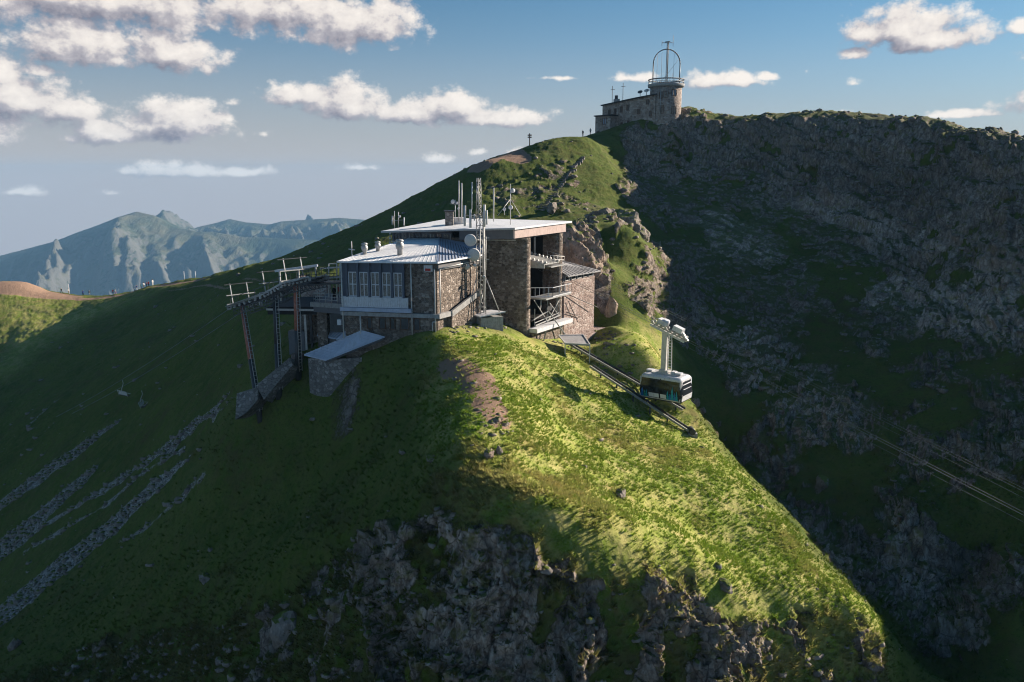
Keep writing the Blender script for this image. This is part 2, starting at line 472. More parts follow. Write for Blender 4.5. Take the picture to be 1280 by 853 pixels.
# sun and shade put into the grass colour: lighter yellow spur, darker elsewhere
painted_sun = smooth(-2.5, 2.5, poly_dist(outline([(538,418),(640,416),(705,425),(745,425),(790,405),(835,430),(870,522),(930,590),(1000,690),(1092,775),(1080,852),(960,852),(880,790),(700,700),(600,640),(548,560),(535,500),(545,460)]), GX, GY) + NB2 * 2 + NB1 * 2)
painted_sun = np.maximum(painted_sun, .75 * smooth(-12, 12, poly_dist(outline([(2,362),(60,376),(190,366),(120,395),(60,425),(2,470)]), GX, GY) + NB2 * 6 + NB1 * 5))

# ---- relief
amp_far = smooth(90, 200, GY)
gdisp = (NB1 * 1.0 * (.4 + amp_far) + NB2 * .22 + fbm(GX / .9, GY / .9, GZ / .9, 3) * .10 * (1 + amp_far)) * (1 - .6 * dirt)
sel = rock > .02
rx, ry, rz = GX[sel], GY[sel], GZ[sel]
# tilted beds: ledges and slabs on the big faces
bs_ = rx * .28 - ry * .18 + rz * .94 + fbm(rx / 20, ry / 20, rz / 20, 2) * 5
strata = fbm(rx / 16, ry / 16, bs_ / 2.6, 4, .55, True) - .5
gul = fbm((rx * .8 - ry * .6) / 9 + 5, (rx * .6 + ry * .8) / 60, rz / 45, 3, .5, True) - .5
fs = 1 + 1.6 * amp_far[sel]; fa = 1 + .35 * amp_far[sel]
butt = fbm(rx / 24, ry / 24, rz / 60 + 3, 3, .5, True) * amp_far[sel]
wx = rx + fbm(rx / 4, ry / 4, rz / 4, 2) * 1.5
wy = ry + fbm(rx / 4 + 9, ry / 4, rz / 4, 2) * 1.5
big = fbm(wx / (5 * fs), wy / (5 * fs), rz / (11 * fs), 5, .55, True)
d1, d2, rid, fc = worley(wx / (2.4 * fs), wy / (2.4 * fs), rz / (4.6 * fs))
e1, e2, rid2, fc2 = worley(wx / (.95 * fs), wy / (.95 * fs), rz / (1.4 * fs), 5)
h1, h2, rid3, fc3 = worley(rx / (.38 * fs), ry / (.38 * fs), rz / (.5 * fs), 25)
rd = ((big - .5) * (1.25 + .5 * smooth(80, 60, ry)) + (rid - .5) * 1.0 * (1 - .4 * amp_far[sel]) + fc * 1.1 * (1 - .4 * amp_far[sel]) + ((rid2 - .5) * .35 + fc2 * .42) * (1 - .5 * amp_far[sel]) + (rid3 - .5) * .10 + fc3 * .16) * fa * (1 - .25 * amp_far[sel]) + (butt - .55 * amp_far[sel]) * 2.4 + (strata * 2.4 + gul * 2.8) * amp_far[sel] + strata * .6
rd *= 1 - .75 * smooth(.74, .93, NZ[sel]) * amp_far[sel]
rdisp = np.zeros(GX.shape, np.float32); rdisp[sel] = rd
sd = scree > .02
s1, s2, sr, _ = worley(GX[sd] / .45, GY[sd] / .45, GZ[sd] / .45, 9)
srf = np.zeros(GX.shape, np.float32); srf[sd] = (sr * .2 - s1 * .15)
disp = gdisp * (1 - rock) + rdisp * rock + srf * scree
# keep the ground calm round the buildings
calm = smooth(2.0, 7.0, -poly_dist(np.array([(-19,82),(4,90),(22,102),(10,118),(-30,112)]), GX, GY))
calm = np.minimum(1, .12 + calm)
disp *= calm
# the relief leans out of the slope
VX = GX + NX * disp; VY = GY + NY * disp; VZ = GZ + NZ * disp

# cut a level pad for the buildings
def pad(poly, z, soft=2.5, only_down=False):
    global VZ
    d = poly_dist(np.array(poly), VX, VY)
    w = smooth(-soft, 0, d)
    t = z - np.minimum(0, VZ * 0)
    new = VZ * (1 - w) + z * w
    VZ = np.minimum(VZ, new) if only_down else new

def grid_mesh(name, X, Y, Z, layers, mat):
    nr, nc = X.shape
    me = bpy.data.meshes.new(name)
    nv = nr * nc; nf = (nr - 1) * (nc - 1)
    me.vertices.add(nv); me.loops.add(nf * 4); me.polygons.add(nf)
    co = np.empty((nv, 3), np.float32)
    co[:, 0], co[:, 1], co[:, 2] = X.ravel(), Y.ravel(), Z.ravel()
    me.vertices.foreach_set('co', co.ravel())
    idx = np.arange(nv, dtype=np.int32).reshape(nr, nc)
    q = np.stack([idx[:-1, :-1], idx[:-1, 1:], idx[1:, 1:], idx[1:, :-1]], -1).reshape(-1)
    me.loops.foreach_set('vertex_index', q)
    me.polygons.foreach_set('loop_start', np.arange(0, nf * 4, 4, dtype=np.int32))
    me.polygons.foreach_set('use_smooth', np.ones(nf, bool))
    me.update()
    for k, a in layers.items():
        at_ = me.attributes.new(k, 'FLOAT', 'POINT')
        at_.data.foreach_set('value', a.astype(np.float32).ravel())
    me.materials.append(mat)
    ob = bpy.data.objects.new(name, me)
    COL.objects.link(ob)
    return ob
# ---------------------------------------------------------------- materials
def new_mat(name, rough=.8, spec=.2):
    m = bpy.data.materials.new(name); m.use_nodes = True
    t = m.node_tree; b = t.nodes['Principled BSDF']
    b.inputs['Roughness'].default_value = rough
    b.inputs['Specular IOR Level'].default_value = spec
    return m, t, b
def attr(t, name):
    n = N(t, 'ShaderNodeAttribute'); n.attribute_name = name
    return n.outputs['Fac']
def bump(t, b, h, strength, dist):
    n = N(t, 'ShaderNodeBump'); n.inputs['Strength'].default_value = strength; n.inputs['Distance'].default_value = dist
    t.links.new(h, n.inputs['Height'])
    t.links.new(n.outputs[0], b.inputs['Normal'])
    return n
def objco(t):
    return N(t, 'ShaderNodeTexCoord').outputs['Object']

def ground_material():
    m, t, b = new_mat('alpine_ground', .95, .1)
    co = N(t, 'ShaderNodeNewGeometry').outputs['Position']
    nA = noise(t, co, .09, 5, .6)
    nB = noise(t, co, .55, 6, .65)
    nC = noise(t, co, 2.6, 5, .7)
    nD = noise(t, co, 9, 3, .7)
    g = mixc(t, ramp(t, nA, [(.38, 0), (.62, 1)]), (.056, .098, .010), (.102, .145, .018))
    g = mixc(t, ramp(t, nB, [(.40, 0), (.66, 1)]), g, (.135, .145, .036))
    sn = attr(t, 'painted_sun')
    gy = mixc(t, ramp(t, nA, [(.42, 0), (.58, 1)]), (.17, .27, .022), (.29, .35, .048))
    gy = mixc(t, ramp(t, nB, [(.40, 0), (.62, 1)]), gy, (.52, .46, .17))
    g = mixc(t, sn, g, gy)  # lit grass tone over shaded grass tone, by the painted mask
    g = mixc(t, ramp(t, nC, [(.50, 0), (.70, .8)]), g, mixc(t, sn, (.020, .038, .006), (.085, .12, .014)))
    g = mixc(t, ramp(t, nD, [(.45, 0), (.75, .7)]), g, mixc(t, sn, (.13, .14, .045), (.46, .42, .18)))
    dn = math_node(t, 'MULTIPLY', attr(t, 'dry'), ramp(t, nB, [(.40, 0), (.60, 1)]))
    brown = mixc(t, attr(t, 'painted_sun'), mixc(t, nC, (.050, .038, .020), (.105, .082, .038)), mixc(t, nC, (.24, .15, .055), (.36, .27, .09)))  # brown turf likewise in a lit and a shaded tone
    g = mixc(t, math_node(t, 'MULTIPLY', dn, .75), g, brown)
    # grass albedo above includes the painted sun and shade; rock below
    r1 = noise(t, co, .35, 6, .7)
    r2 = noise(t, vmath(t, 'MULTIPLY', co, (1, 1, .35)), 1.6, 6, .75)
    vo = N(t, 'ShaderNodeTexVoronoi'); vo.feature = 'DISTANCE_TO_EDGE'; vo.inputs['Scale'].default_value = 1.1
    wv = mixc(t, .35, co, noise(t, co, 1.3, 4, .6, out='Color'))
    t.links.new(wv, vo.inputs['Vector'])
    rk = mixc(t, ramp(t, r1, [(.38, 0), (.62, 1)]), (.195, .150, .120), (.315, .26, .215))
    rk = mixc(t, ramp(t, r2, [(.47, 0), (.64, .9)]), rk, (.54, .455, .385))
    rk = mixc(t, ramp(t, r2, [(.28, .85), (.46, 0)]), rk, (.036, .028, .022))
    rk = mixc(t, ramp(t, vo.outputs[0], [(0, .7), (.05, 0)]), rk, (.045, .04, .04))
    warm = noise(t, co, .13, 3, .5)
    rk = mixc(t, ramp(t, warm, [(.5, 0), (.7, .35)]), rk, (.34, .23, .17))
    lich = noise(t, co, .8, 5, .7)
    rk = mixc(t, ramp(t, lich, [(.53, 0), (.64, .7)]), rk, (.17, .165, .045))
    rmask = ramp(t, math_node(t, 'ADD', attr(t, 'rock'), math_node(t, 'MULTIPLY', math_node(t, 'SUBTRACT', nC, .5), .8)), [(.40, 0), (.56, 1)])
    ng = N(t, 'ShaderNodeNewGeometry'); sn_ = N(t, 'ShaderNodeSeparateXYZ'); t.links.new(ng.outputs['Normal'], sn_.inputs[0])
    ledge = ramp(t, math_node(t, 'ADD', sn_.outputs[2], math_node(t, 'MULTIPLY', math_node(t, 'SUBTRACT', r1, .5), .9)), [(.80, 0), (.92, 1)])
    patch = ramp(t, noise(t, co, .045, 4, .6), [(.40, 1.0), (.60, .72)])
    patch = mixc(t, attr(t, 'pale'), patch, (1.75, 1.72, 1.72))
    rk = mixc(t, 1.0, rk, patch, 'MULTIPLY')
    rmask = math_node(t, 'MULTIPLY', rmask, math_node(t, 'SUBTRACT', 1.0, math_node(t, 'MULTIPLY', ledge, .85)))
    c = mixc(t, rmask, g, rk)
    vs_ = N(t, 'ShaderNodeTexVoronoi'); vs_.inputs['Scale'].default_value = 4.2
    t.links.new(co, vs_.inputs['Vector'])
    stone = mixc(t, vs_.outputs['Color'], (.36, .325, .285), (.58, .53, .47))
    stone = mixc(t, ramp(t, vs_.outputs['Distance'], [(.40, 0), (.62, .8)]), stone, (.09, .085, .08))
    smask = ramp(t, math_node(t, 'ADD', attr(t, 'scree'), math_node(t, 'MULTIPLY', math_node(t, 'SUBTRACT', nD, .5), 1.1)), [(.42, 0), (.55, 1)])
    c = mixc(t, smask, c, stone)
    soil = mixc(t, nD, (.25, .15, .10), (.42, .29, .21))
    dmask = ramp(t, math_node(t, 'ADD', attr(t, 'dirt'), math_node(t, 'MULTIPLY', math_node(t, 'SUBTRACT', nC, .5), 1.0)), [(.40, 0), (.62, 1)])
    c = mixc(t, dmask, c, soil)
    t.links.new(c, b.inputs['Base Color'])
    hh = math_node(t, 'ADD', math_node(t, 'MULTIPLY', nC, .5), math_node(t, 'MULTIPLY', nD, .25))
    hh = math_node(t, 'ADD', hh, math_node(t, 'MULTIPLY', noise(t, co, 24, 2, .6), .12))
    hr = math_node(t, 'MULTIPLY', math_node(t, 'ADD', r2, math_node(t, 'MULTIPLY', vo.outputs[0], .5)), rmask)
    bump(t, b, math_node(t, 'ADD', hh, hr), 1.0, .35)
    return m
MG = ground_material()

def far_material():
    m, t, b = new_mat('far_mountain', .95, .1)
    g_ = N(t, 'ShaderNodeNewGeometry')
    co = g_.outputs['Position']
    s = N(t, 'ShaderNodeSeparateXYZ'); t.links.new(g_.outputs['True Normal'], s.inputs[0])
    n1 = noise(t, co, .0035, 7, .65)
    n2 = noise(t, vmath(t, 'MULTIPLY', co, (1, .3, .3)), .018, 5, .7)
    g = mixc(t, ramp(t, n1, [(.4, 0), (.6, 1)]), (.045, .060, .028), (.125, .115, .065))
    rk = mixc(t, n2, (.10, .10, .088), (.15, .142, .125))
    f = ramp(t, math_node(t, 'ADD', s.outputs[2], math_node(t, 'MULTIPLY', math_node(t, 'SUBTRACT', n2, .5), .5)), [(.50, 1), (.74, 0)])
    t.links.new(mixc(t, f, g, rk), b.inputs['Base Color'])
    bump(t, b, math_node(t, 'ADD', n2, n1), 1.0, 22)
    return m
MFAR = far_material()
# ---------------------------------------------------------------- the ground
ground = grid_mesh('mountain_ground', VX, VY, VZ, dict(rock=rock, scree=scree, dirt=dirt, dry=dry, painted_sun=painted_sun, pale=pale), MG)
ground['kind'] = 'structure'
_st = 3
_bx, _by, _bz = VX[::_st, ::_st], VY[::_st, ::_st], VZ[::_st, ::_st]
_nr, _nc = _bx.shape
_v = np.stack([_bx, _by, _bz], -1).reshape(-1, 3).tolist()
_i = np.arange(_nr * _nc).reshape(_nr, _nc)
_q = np.stack([_i[:-1, :-1], _i[:-1, 1:], _i[1:, 1:], _i[1:, :-1]], -1).reshape(-1, 4).tolist()
BVH = BVHTree.FromPolygons(_v, _q)
def gz(x, y):
    h = BVH.ray_cast(Vector((x, y, 400)), Vector((0, 0, -1)))
    return h[0].z if h[0] else float(H(np.array([x]), np.array([y]))[0])
def see(px, py):
    """where the sight line of a pixel of the photograph lands on the ground"""
    h = BVH.ray_cast(Vector((0, 0, 0)), at(px, py, 100.0).normalized())
    return h[0].copy() if h[0] else None

# far mountains, built where they stand
def far_range(name, crest, Yc, x0, x1, depth, seed, spur_amp, mat, q=1.8):
    cx = np.array([at(p[0], p[1], Yc).x for p in crest]); cz = np.array([at(p[0], p[1], Yc).z for p in crest])
    nx_, ny_ = 620, 260
    xs = np.linspace(x0, x1, nx_); ys = np.linspace(Yc - depth, Yc + depth * .6, ny_)
    X, Y = np.meshgrid(xs, ys)
    wob = fbm(X / (420 * q) + seed, X * 0 + seed, X * 0, 3) * 150 * q
    d = Y - Yc - wob
    crest_z = np.interp(X, cx, cz)
    sp = fbm(X / (300 * q) + d / (700 * q) + seed, d / (1400 * q) + seed * 2, X * 0 + seed, 5, .5, True)
    s = np.abs(d) / q
    prof = -s * .60 + 22 * (1 - np.exp(-s / 60))
    near = smooth(0, 430, s)
    Z = crest_z + q * (prof + (sp - .35) * spur_amp * near + fbm(X / (60 * q), Y / (60 * q), X * 0 + seed, 6, .6) * 20 * smooth(0, 200, s) + (fbm(X / (110 * q) + 4, Y / (260 * q), X * 0 + seed, 5, .55, True) - .5) * 46 * smooth(10, 160, s))
    Z = np.maximum(Z, -1180 + fbm(X / 300, Y / 300, X * 0 + 3, 3) * 40)
    ob = grid_mesh(name, X.astype(np.float32), Y.astype(np.float32), Z.astype(np.float32), {}, mat)
    ob['kind'] = 'structure'
    return ob
far_range('far_mountain', [(-500,360),(-200,345),(-60,335),(0,319),(60,303),(112,284),(140,272),(165,265),(188,270),(212,284),(245,290),(262,290),(300,297),(380,300),(600,310),(900,330)], 4500, -4600, 2200, 2300, 3.3, 360, MFAR)
far_range('far_mountain_range', [(-300,340),(0,335),(200,300),(245,284),(262,280),(278,275),(300,279),(335,281),(350,277),(395,274),(425,272),(480,276),(620,290),(1000,330)], 5400, -5000, 3600, 2300, 8.1, 340, MFAR)
# the valley floor out to the horizon, all round
xs = np.concatenate([-np.geomspace(9000, 450, 40), np.linspace(-420, 420, 30), np.geomspace(450, 9000, 40)])
ys = np.concatenate([-np.geomspace(9000, 200, 36), np.linspace(-160, 440, 24), np.geomspace(470, 9000, 50)])
X, Y = np.meshgrid(xs, ys)
dd = np.sqrt(np.maximum(0, np.abs(X) - 380) ** 2 + np.maximum(0, np.maximum(-130 - Y, Y - 390)) ** 2)
Z = -290 - 850 * smooth(0, 2600, dd) + fbm(X / 500, Y / 500, X * 0 + 5, 4) * 60
vf = grid_mesh('valley_ground', X.astype(np.float32), Y.astype(np.float32), Z.astype(np.float32), {}, MFAR)
vf['kind'] = 'structure'
# skirt: slopes falling from the rim of the near ground to the valley
def rim(edge_x, edge_y, edge_z, cx0, cy0):
    k = np.array([0, .12, .3, .6, 1.0])[:, None]
    dx, dy = edge_x - cx0, edge_y - cy0
    l = np.sqrt(dx * dx + dy * dy)
    X = edge_x[None] + dx / l * k * 600; Y = edge_y[None] + dy / l * k * 600
    Z = edge_z[None] * (1 - k) + k * -1000
    return X, Y, Z
ex = np.concatenate([VX[0, ::6], VX[::12, -1], VX[-1, ::-6], VX[::-12, 0], VX[0, :1]])
ey = np.concatenate([VY[0, ::6], VY[::12, -1], VY[-1, ::-6], VY[::-12, 0], VY[0, :1]])
ez = np.concatenate([VZ[0, ::6], VZ[::12, -1], VZ[-1, ::-6], VZ[::-12, 0], VZ[0, :1]])
X, Y, Z = rim(ex, ey, ez, 0, 150)
sk = grid_mesh('mountain_slopes', X.astype(np.float32), Y.astype(np.float32), Z.astype(np.float32), {}, MFAR)
sk['kind'] = 'structure'

# the air
def haze_box():
    me = bpy.data.meshes.new('haze')
    x, y0, y1, z0, z1 = 9100, -9100, 6900, -1300, 120
    v = [(sx * x, y, z) for z in (z0, z1) for y in (y0, y1) for sx in (-1, 1)]
    f = [(0, 2, 3, 1), (4, 5, 7, 6), (0, 1, 5, 4), (2, 6, 7, 3), (0, 4, 6, 2), (1, 3, 7, 5)]
    me.from_pydata(v, [], f)
    m = bpy.data.materials.new('haze'); m.use_nodes = True
    t = m.node_tree; t.nodes.clear()
    o = N(t, 'ShaderNodeOutputMaterial'); p = N(t, 'ShaderNodeVolumePrincipled')
    p.inputs['Color'].default_value = (.27, .54, .86, 1)
    p.inputs['Density'].default_value = HAZE
    p.inputs['Anisotropy'].default_value = 0.0
    t.links.new(p.outputs[0], o.inputs['Volume'])
    me.materials.append(m)
    ob = bpy.data.objects.new('haze', me); COL.objects.link(ob)
    ob['kind'] = 'stuff'
    return ob
# ---------------------------------------------------------------- building tools
def tag(o, label=None, cat=None, group=None, kind=None):
    if label: o['label'] = label
    if cat: o['category'] = cat
    if group: o['group'] = group
    if kind: o['kind'] = kind
    return o
def thing(name, loc, label, cat, group=None, rz=0.0):
    o = bpy.data.objects.new(name, None); COL.objects.link(o)
    o.empty_display_size = .3
    o.location = loc; o.rotation_euler = (0, 0, rz)
    return tag(o, label, cat, group)
def root_loc(o):
    while o.parent: o = o.parent
    return o.location
def copy_tree(o, parent=None):
    c = o.copy(); COL.objects.link(c); c.parent = parent
    for ch in [x for x in bpy.data.objects if x.parent == o]: copy_tree(ch, c)
    return c
V = Vector
class MB:
    def __init__(s): s.v = []; s.f = []; s.m = []; s.mi = 0; s.smooth = set()
    def add(s, vs_, fs_, sm=False):
        b = len(s.v); s.v += [tuple(x) for x in vs_]
        for f in fs_:
            if sm: s.smooth.add(len(s.f))
            s.f.append(tuple(i + b for i in f)); s.m.append(s.mi)
        return s
    def frame_box(s, o, u, v, w, su, sv, sw):
        """box from corner o along unit axes u, v, w"""
        o, u, v, w = V(o), V(u), V(v), V(w)
        p = [o + u * (su * i) + v * (sv * j) + w * (sw * k) for k in (0, 1) for j in (0, 1) for i in (0, 1)]
        return s.add(p, [(0, 2, 3, 1), (4, 5, 7, 6), (0, 1, 5, 4), (2, 6, 7, 3), (0, 4, 6, 2), (1, 3, 7, 5)])
    def box(s, x0, y0, z0, x1, y1, z1):
        return s.frame_box((x0, y0, z0), (1, 0, 0), (0, 1, 0), (0, 0, 1), x1 - x0, y1 - y0, z1 - z0)
    def beam(s, a, b, w, h=None, up=(0, 0, 1)):
        a, b = V(a), V(b); h = h or w
        d = (b - a); L = d.length; d.normalize()
        side = d.cross(V(up))
        if side.length < 1e-3: side = d.cross(V((0, 1, 0)))
        side.normalize(); u2 = side.cross(d)
        return s.frame_box(a - side * w / 2 - u2 * h / 2, d, side, u2, L, w, h)
    def tube(s, a, b, r, r2=None, n=8, caps=True):
        a, b = V(a), V(b); r2 = r if r2 is None else r2
        d = (b - a).normalized()
        e = d.cross(V((0, 0, 1)) if abs(d.z) < .9 else V((1, 0, 0))).normalized(); g = d.cross(e)
        vs_ = []
        for c, rr in ((a, r), (b, r2)):
            for i in range(n):
                t = 2 * math.pi * i / n
                vs_.append(c + e * math.cos(t) * rr + g * math.sin(t) * rr)
        s.add(vs_, [(i, (i + 1) % n, n + (i + 1) % n, n + i) for i in range(n)], True)
        if caps:
            b0 = len(s.v) - 2 * n
            s.f.append(tuple(b0 + i for i in range(n))[::-1]); s.m.append(s.mi)
            s.f.append(tuple(b0 + n + i for i in range(n))); s.m.append(s.mi)
        return s
    def path(s, pts, r, n=6):
        for i in range(len(pts) - 1): s.tube(pts[i], pts[i + 1], r, n=n)
        return s
    def prism(s, poly, z0, z1):
        n = len(poly)
        f0 = z0 if callable(z0) else (lambda x, y: z0); f1 = z1 if callable(z1) else (lambda x, y: z1)
        vs_ = [(x, y, f0(x, y)) for x, y in poly] + [(x, y, f1(x, y)) for x, y in poly]
        fs_ = [(i, (i + 1) % n, n + (i + 1) % n, n + i) for i in range(n)]
        fs_ += [tuple(range(n))[::-1], tuple(range(n, 2 * n))]
        return s.add(vs_, fs_)
    def slab(s, pts, th):
        """flat piece through 3-D points with thickness downwards"""
        n = len(pts)
        vs_ = [tuple(p) for p in pts] + [(p[0], p[1], p[2] - th) for p in pts]
        return s.add(vs_, [tuple(range(n)), tuple(range(n, 2 * n))[::-1]] + [(i, n + i, n + (i + 1) % n, (i + 1) % n) for i in range(n)])
    def lathe(s, c, prof, n=16, axis=(0, 0, 1), a0=0.0, a1=2 * math.pi):
        c = V(c); ax = V(axis).normalized()
        e = ax.cross(V((1, 0, 0)) if abs(ax.x) < .9 else V((0, 1, 0))).normalized(); g = ax.cross(e)
        full = abs(a1 - a0 - 2 * math.pi) < 1e-6; m = n if full else n + 1
        vs_ = []
        for r, h in prof:
            for i in range(m):
                t = a0 + (a1 - a0) * i / n
                vs_.append(c + e * math.cos(t) * r + g * math.sin(t) * r + ax * h)
        fs_ = []
        for k in range(len(prof) - 1):
            for i in range(n):
                j = (i + 1) % m
                fs_.append((k * m + i, k * m + j, (k + 1) * m + j, (k + 1) * m + i))
        return s.add(vs_, fs_, True)
    def build(s, name, mat, parent=None, local=False):
        me = bpy.data.meshes.new(name)
        o = V((0, 0, 0)) if (local or parent is None) else root_loc(parent)
        me.from_pydata([(x[0] - o.x, x[1] - o.y, x[2] - o.z) for x in s.v], [], s.f)
        mats = mat if isinstance(mat, (list, tuple)) else [mat]
        for m_ in mats: me.materials.append(m_)
        for i, p in enumerate(me.polygons):
            p.material_index = s.m[i]
            if i in s.smooth: p.use_smooth = True
        bm = bmesh.new(); bm.from_mesh(me); bmesh.ops.recalc_face_normals(bm, faces=bm.faces); bm.to_mesh(me); bm.free()
        ob = bpy.data.objects.new(name, me); COL.objects.link(ob)
        if parent is not None: ob.parent = parent
        return ob

# plain materials
def simple(name, col, rough=.6, spec=.3, metal=0.0, var=.25, scale=2.0, bmp=.0, dirt_=None):
    m, t, b = new_mat(name, rough, spec)
    b.inputs['Metallic'].default_value = metal
    co = objco(t)
    n = noise(t, co, scale, 5, .65)
    lo = tuple(c * (1 - var) for c in col); hi = tuple(min(1, c * (1 + var)) for c in col)
    c = mixc(t, ramp(t, n, [(.3, 0), (.7, 1)]), lo, hi)
    if dirt_:
        n2 = noise(t, vmath(t, 'MULTIPLY', co, (1, 1, .25)), scale * 2.3, 5, .7)
        c = mixc(t, ramp(t, n2, [(.52, 0), (.72, .8)]), c, dirt_)
    t.links.new(c, b.inputs['Base Color'])
    t.links.new(ramp(t, n, [(0, max(0, rough - .15)), (1, min(1, rough + .15))]), b.inputs['Roughness'])
    if bmp: bump(t, b, n, bmp, .03)
    return m
def masonry(name, dark, mid_, pale, mortar, scale=2.6):
    m, t, b = new_mat(name, .9, .15)
    co = objco(t)
    w = mixc(t, .06, co, noise(t, co, 3, 2, .5, out='Color'))
    def voro(f):
        v = N(t, 'ShaderNodeTexVoronoi'); v.feature = f
        v.inputs['Scale'].default_value = scale; v.inputs['Randomness'].default_value = .85
        t.links.new(vmath(t, 'MULTIPLY', w, (1, 1, 1.35)), v.inputs['Vector'])
        return v
    v1 = voro('F1'); v2 = voro('DISTANCE_TO_EDGE')
    s = N(t, 'ShaderNodeSeparateColor'); t.links.new(v1.outputs['Color'], s.inputs[0])
    c = mixc(t, ramp(t, s.outputs[0], [(.1, 0), (.6, 1)]), dark, mid_)
    c = mixc(t, ramp(t, s.outputs[1], [(.60, 0), (.85, 1)]), c, pale)
    g = noise(t, co, 14, 4, .7)
    c = mixc(t, .35, c, mixc(t, g, dark, pale))
    e = ramp(t, v2.outputs[0], [(.03, 1), (.09, 0)])
    c = mixc(t, e, c, mortar)
    big = noise(t, co, .35, 4, .6)
    c = mixc(t, ramp(t, big, [(.35, .35), (.6, 0)]), c, dark)
    t.links.new(c, b.inputs['Base Color'])
    h = math_node(t, 'ADD', math_node(t, 'MULTIPLY', ramp(t, v2.outputs[0], [(0, 0), (.14, 1)]), .6), math_node(t, 'MULTIPLY', s.outputs[0], .5))
    h = math_node(t, 'ADD', h, math_node(t, 'MULTIPLY', g, .3))
    bump(t, b, h, 1.0, .10)
    return m
M = {}
M['stone'] = masonry('rubble_stone', (.060, .045, .036), (.20, .15, .12), (.48, .40, .34), (.30, .25, .21), 2.9)
M['stone_lit'] = masonry('sunlit_rubble', (.15, .095, .078), (.38, .27, .23), (.58, .49, .44), (.50, .41, .37))  # rubble stone with warm sunlight put into its colour
M['stone_grey'] = masonry('grey_rubble', (.10, .09, .085), (.26, .23, .21), (.45, .41, .38), (.20, .18, .16), 2.2)
M['stone_obs'] = masonry('observatory_granite', (.15, .11, .09), (.36, .28, .23), (.56, .48, .42), (.42, .35, .30), 1.6)
M['roof_white'] = simple('pale_metal_roof', (.80, .80, .81), .55, .3, 0, .08, 1.2, dirt_=(.55, .54, .54))
M['roof_blue'] = simple('blue_grey_metal_roof', (.40, .45, .56), .4, .5, 0, .12, 1.0, dirt_=(.28, .31, .38))
M['roof_grey'] = simple('grey_sheet_roof', (.30, .29, .29), .55, .4, 0, .2, 2.0, dirt_=(.18, .17, .16))
M['panel'] = simple('blue_grey_panel', (.085, .10, .135), .5, .4, 0, .15, 1.5)
M['panel2'] = simple('slate_panel', (.15, .15, .165), .6, .3, 0, .15, 1.5)
M['white'] = simple('white_sheet', (.66, .66, .68), .5, .4, 0, .10, 3.0, dirt_=(.42, .40, .38))
M['concrete'] = simple('concrete', (.36, .35, .34), .9, .1, 0, .25, 2.5, .5, dirt_=(.18, .17, .16))
M['lit_fascia'] = simple('sunlit_fascia', (.55, .42, .38), .7, .2, 0, .12, 2, dirt_=(.38, .28, .25))  # front of the fascia, warm sunlight put into its colour
M['fascia'] = simple('grey_fascia', (.15, .145, .15), .7, .2, 0, .15, 2)
M['steel'] = simple('galvanised_steel', (.38, .38, .37), .5, .5, .3, .2, 4, dirt_=(.25, .22, .2))
M['dsteel'] = simple('dark_steel', (.055, .055, .058), .5, .5, .3, .3, 4)
M['pale_steel'] = simple('pale_steel', (.60, .58, .55), .5, .4, .1, .15, 4, dirt_=(.38, .32, .28))
M['rust'] = simple('rusty_red_steel', (.42, .16, .11), .75, .2, .1, .3, 3, dirt_=(.55, .45, .4))
M['black'] = simple('black_sheet', (.018, .018, .02), .6, .3, 0, .3, 3)
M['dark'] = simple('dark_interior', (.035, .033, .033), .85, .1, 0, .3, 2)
M['glass'] = simple('dark_glass', (.02, .024, .03), .12, .6, 0, .4, 1.5)
M['curtain'] = simple('curtain_glass', (.19, .175, .155), .3, .5, 0, .6, 6)
M['bluewin'] = simple('sky_glass', (.16, .22, .30), .15, .6, 0, .2, 3)
M['dish'] = simple('dish_paint', (.60, .58, .57), .55, .3, 0, .07, 5)
M['wood'] = simple('brown_wood', (.14, .075, .045), .75, .2, 0, .3, 5)
M['cable'] = simple('steel_rope', (.20, .20, .20), .45, .5, .4, .1, 5)
M['red'] = simple('red_paint', (.45, .04, .03), .5, .3, 0, .1, 5)

def seg_frame(A, B):
    """unit vector along A-B and the outward normal on the right-hand side of it"""
    u = (V((B[0], B[1], 0)) - V((A[0], A[1], 0))); L = u.length; u.normalize()
    return u, V((u.y, -u.x, 0)), L
def window_on(parent, A, u, nrm, s, z0, z1, w, cols=2, rows_=2, fw=.07, pane='glass', frame='white', depth=.06, name='window'):
    """glazed window on a wall: pane with its frame as a sub-part; s = distance along the wall to its left edge"""
    o = V((A[0], A[1], 0)) + u * s + nrm * .02
    p = MB().frame_box(V((o.x, o.y, z0)), u, nrm, (0, 0, 1), w, .03, z1 - z0).build(name, M[pane], parent)
    f = MB()
    for i in range(cols + 1):
        f.frame_box(V((o.x, o.y, z0)) + u * (w - fw) * i / cols + nrm * .03, u, nrm, (0, 0, 1), fw, depth, z1 - z0)
    seg = (w - fw * (cols + 1)) / cols
    for j in range(rows_ + 1):
        for i in range(cols):
            f.frame_box(V((o.x, o.y, z0 + (z1 - z0 - fw) * j / rows_)) + u * ((w - fw) * i / cols + fw + .002) + nrm * .032, u, nrm, (0, 0, 1), seg * .99 + .0, depth * .9, fw)
    f.build('window_frame', M[frame], p)
    return p
# ---------------------------------------------------------------- upper station of the cable car
n2, a2 = V((.85, -.527, 0)), V((.527, .85, 0))
O = V((1.62, 94, 0))
def loc(X, Y, z): return O + n2 * X + a2 * Y + V((0, 0, z))
L0 = V((-14.8, 99.4, 0))                # far end of the long wall
ul, nl, LL = seg_frame((L0.x, L0.y), (O.x, O.y))      # along the long wall, outward to the viewer
st = thing('cable_car_station', (0, 96, -18), 'large rubble stone mountain station with pale flat roofs and cable car bay on grassy spur', 'station')

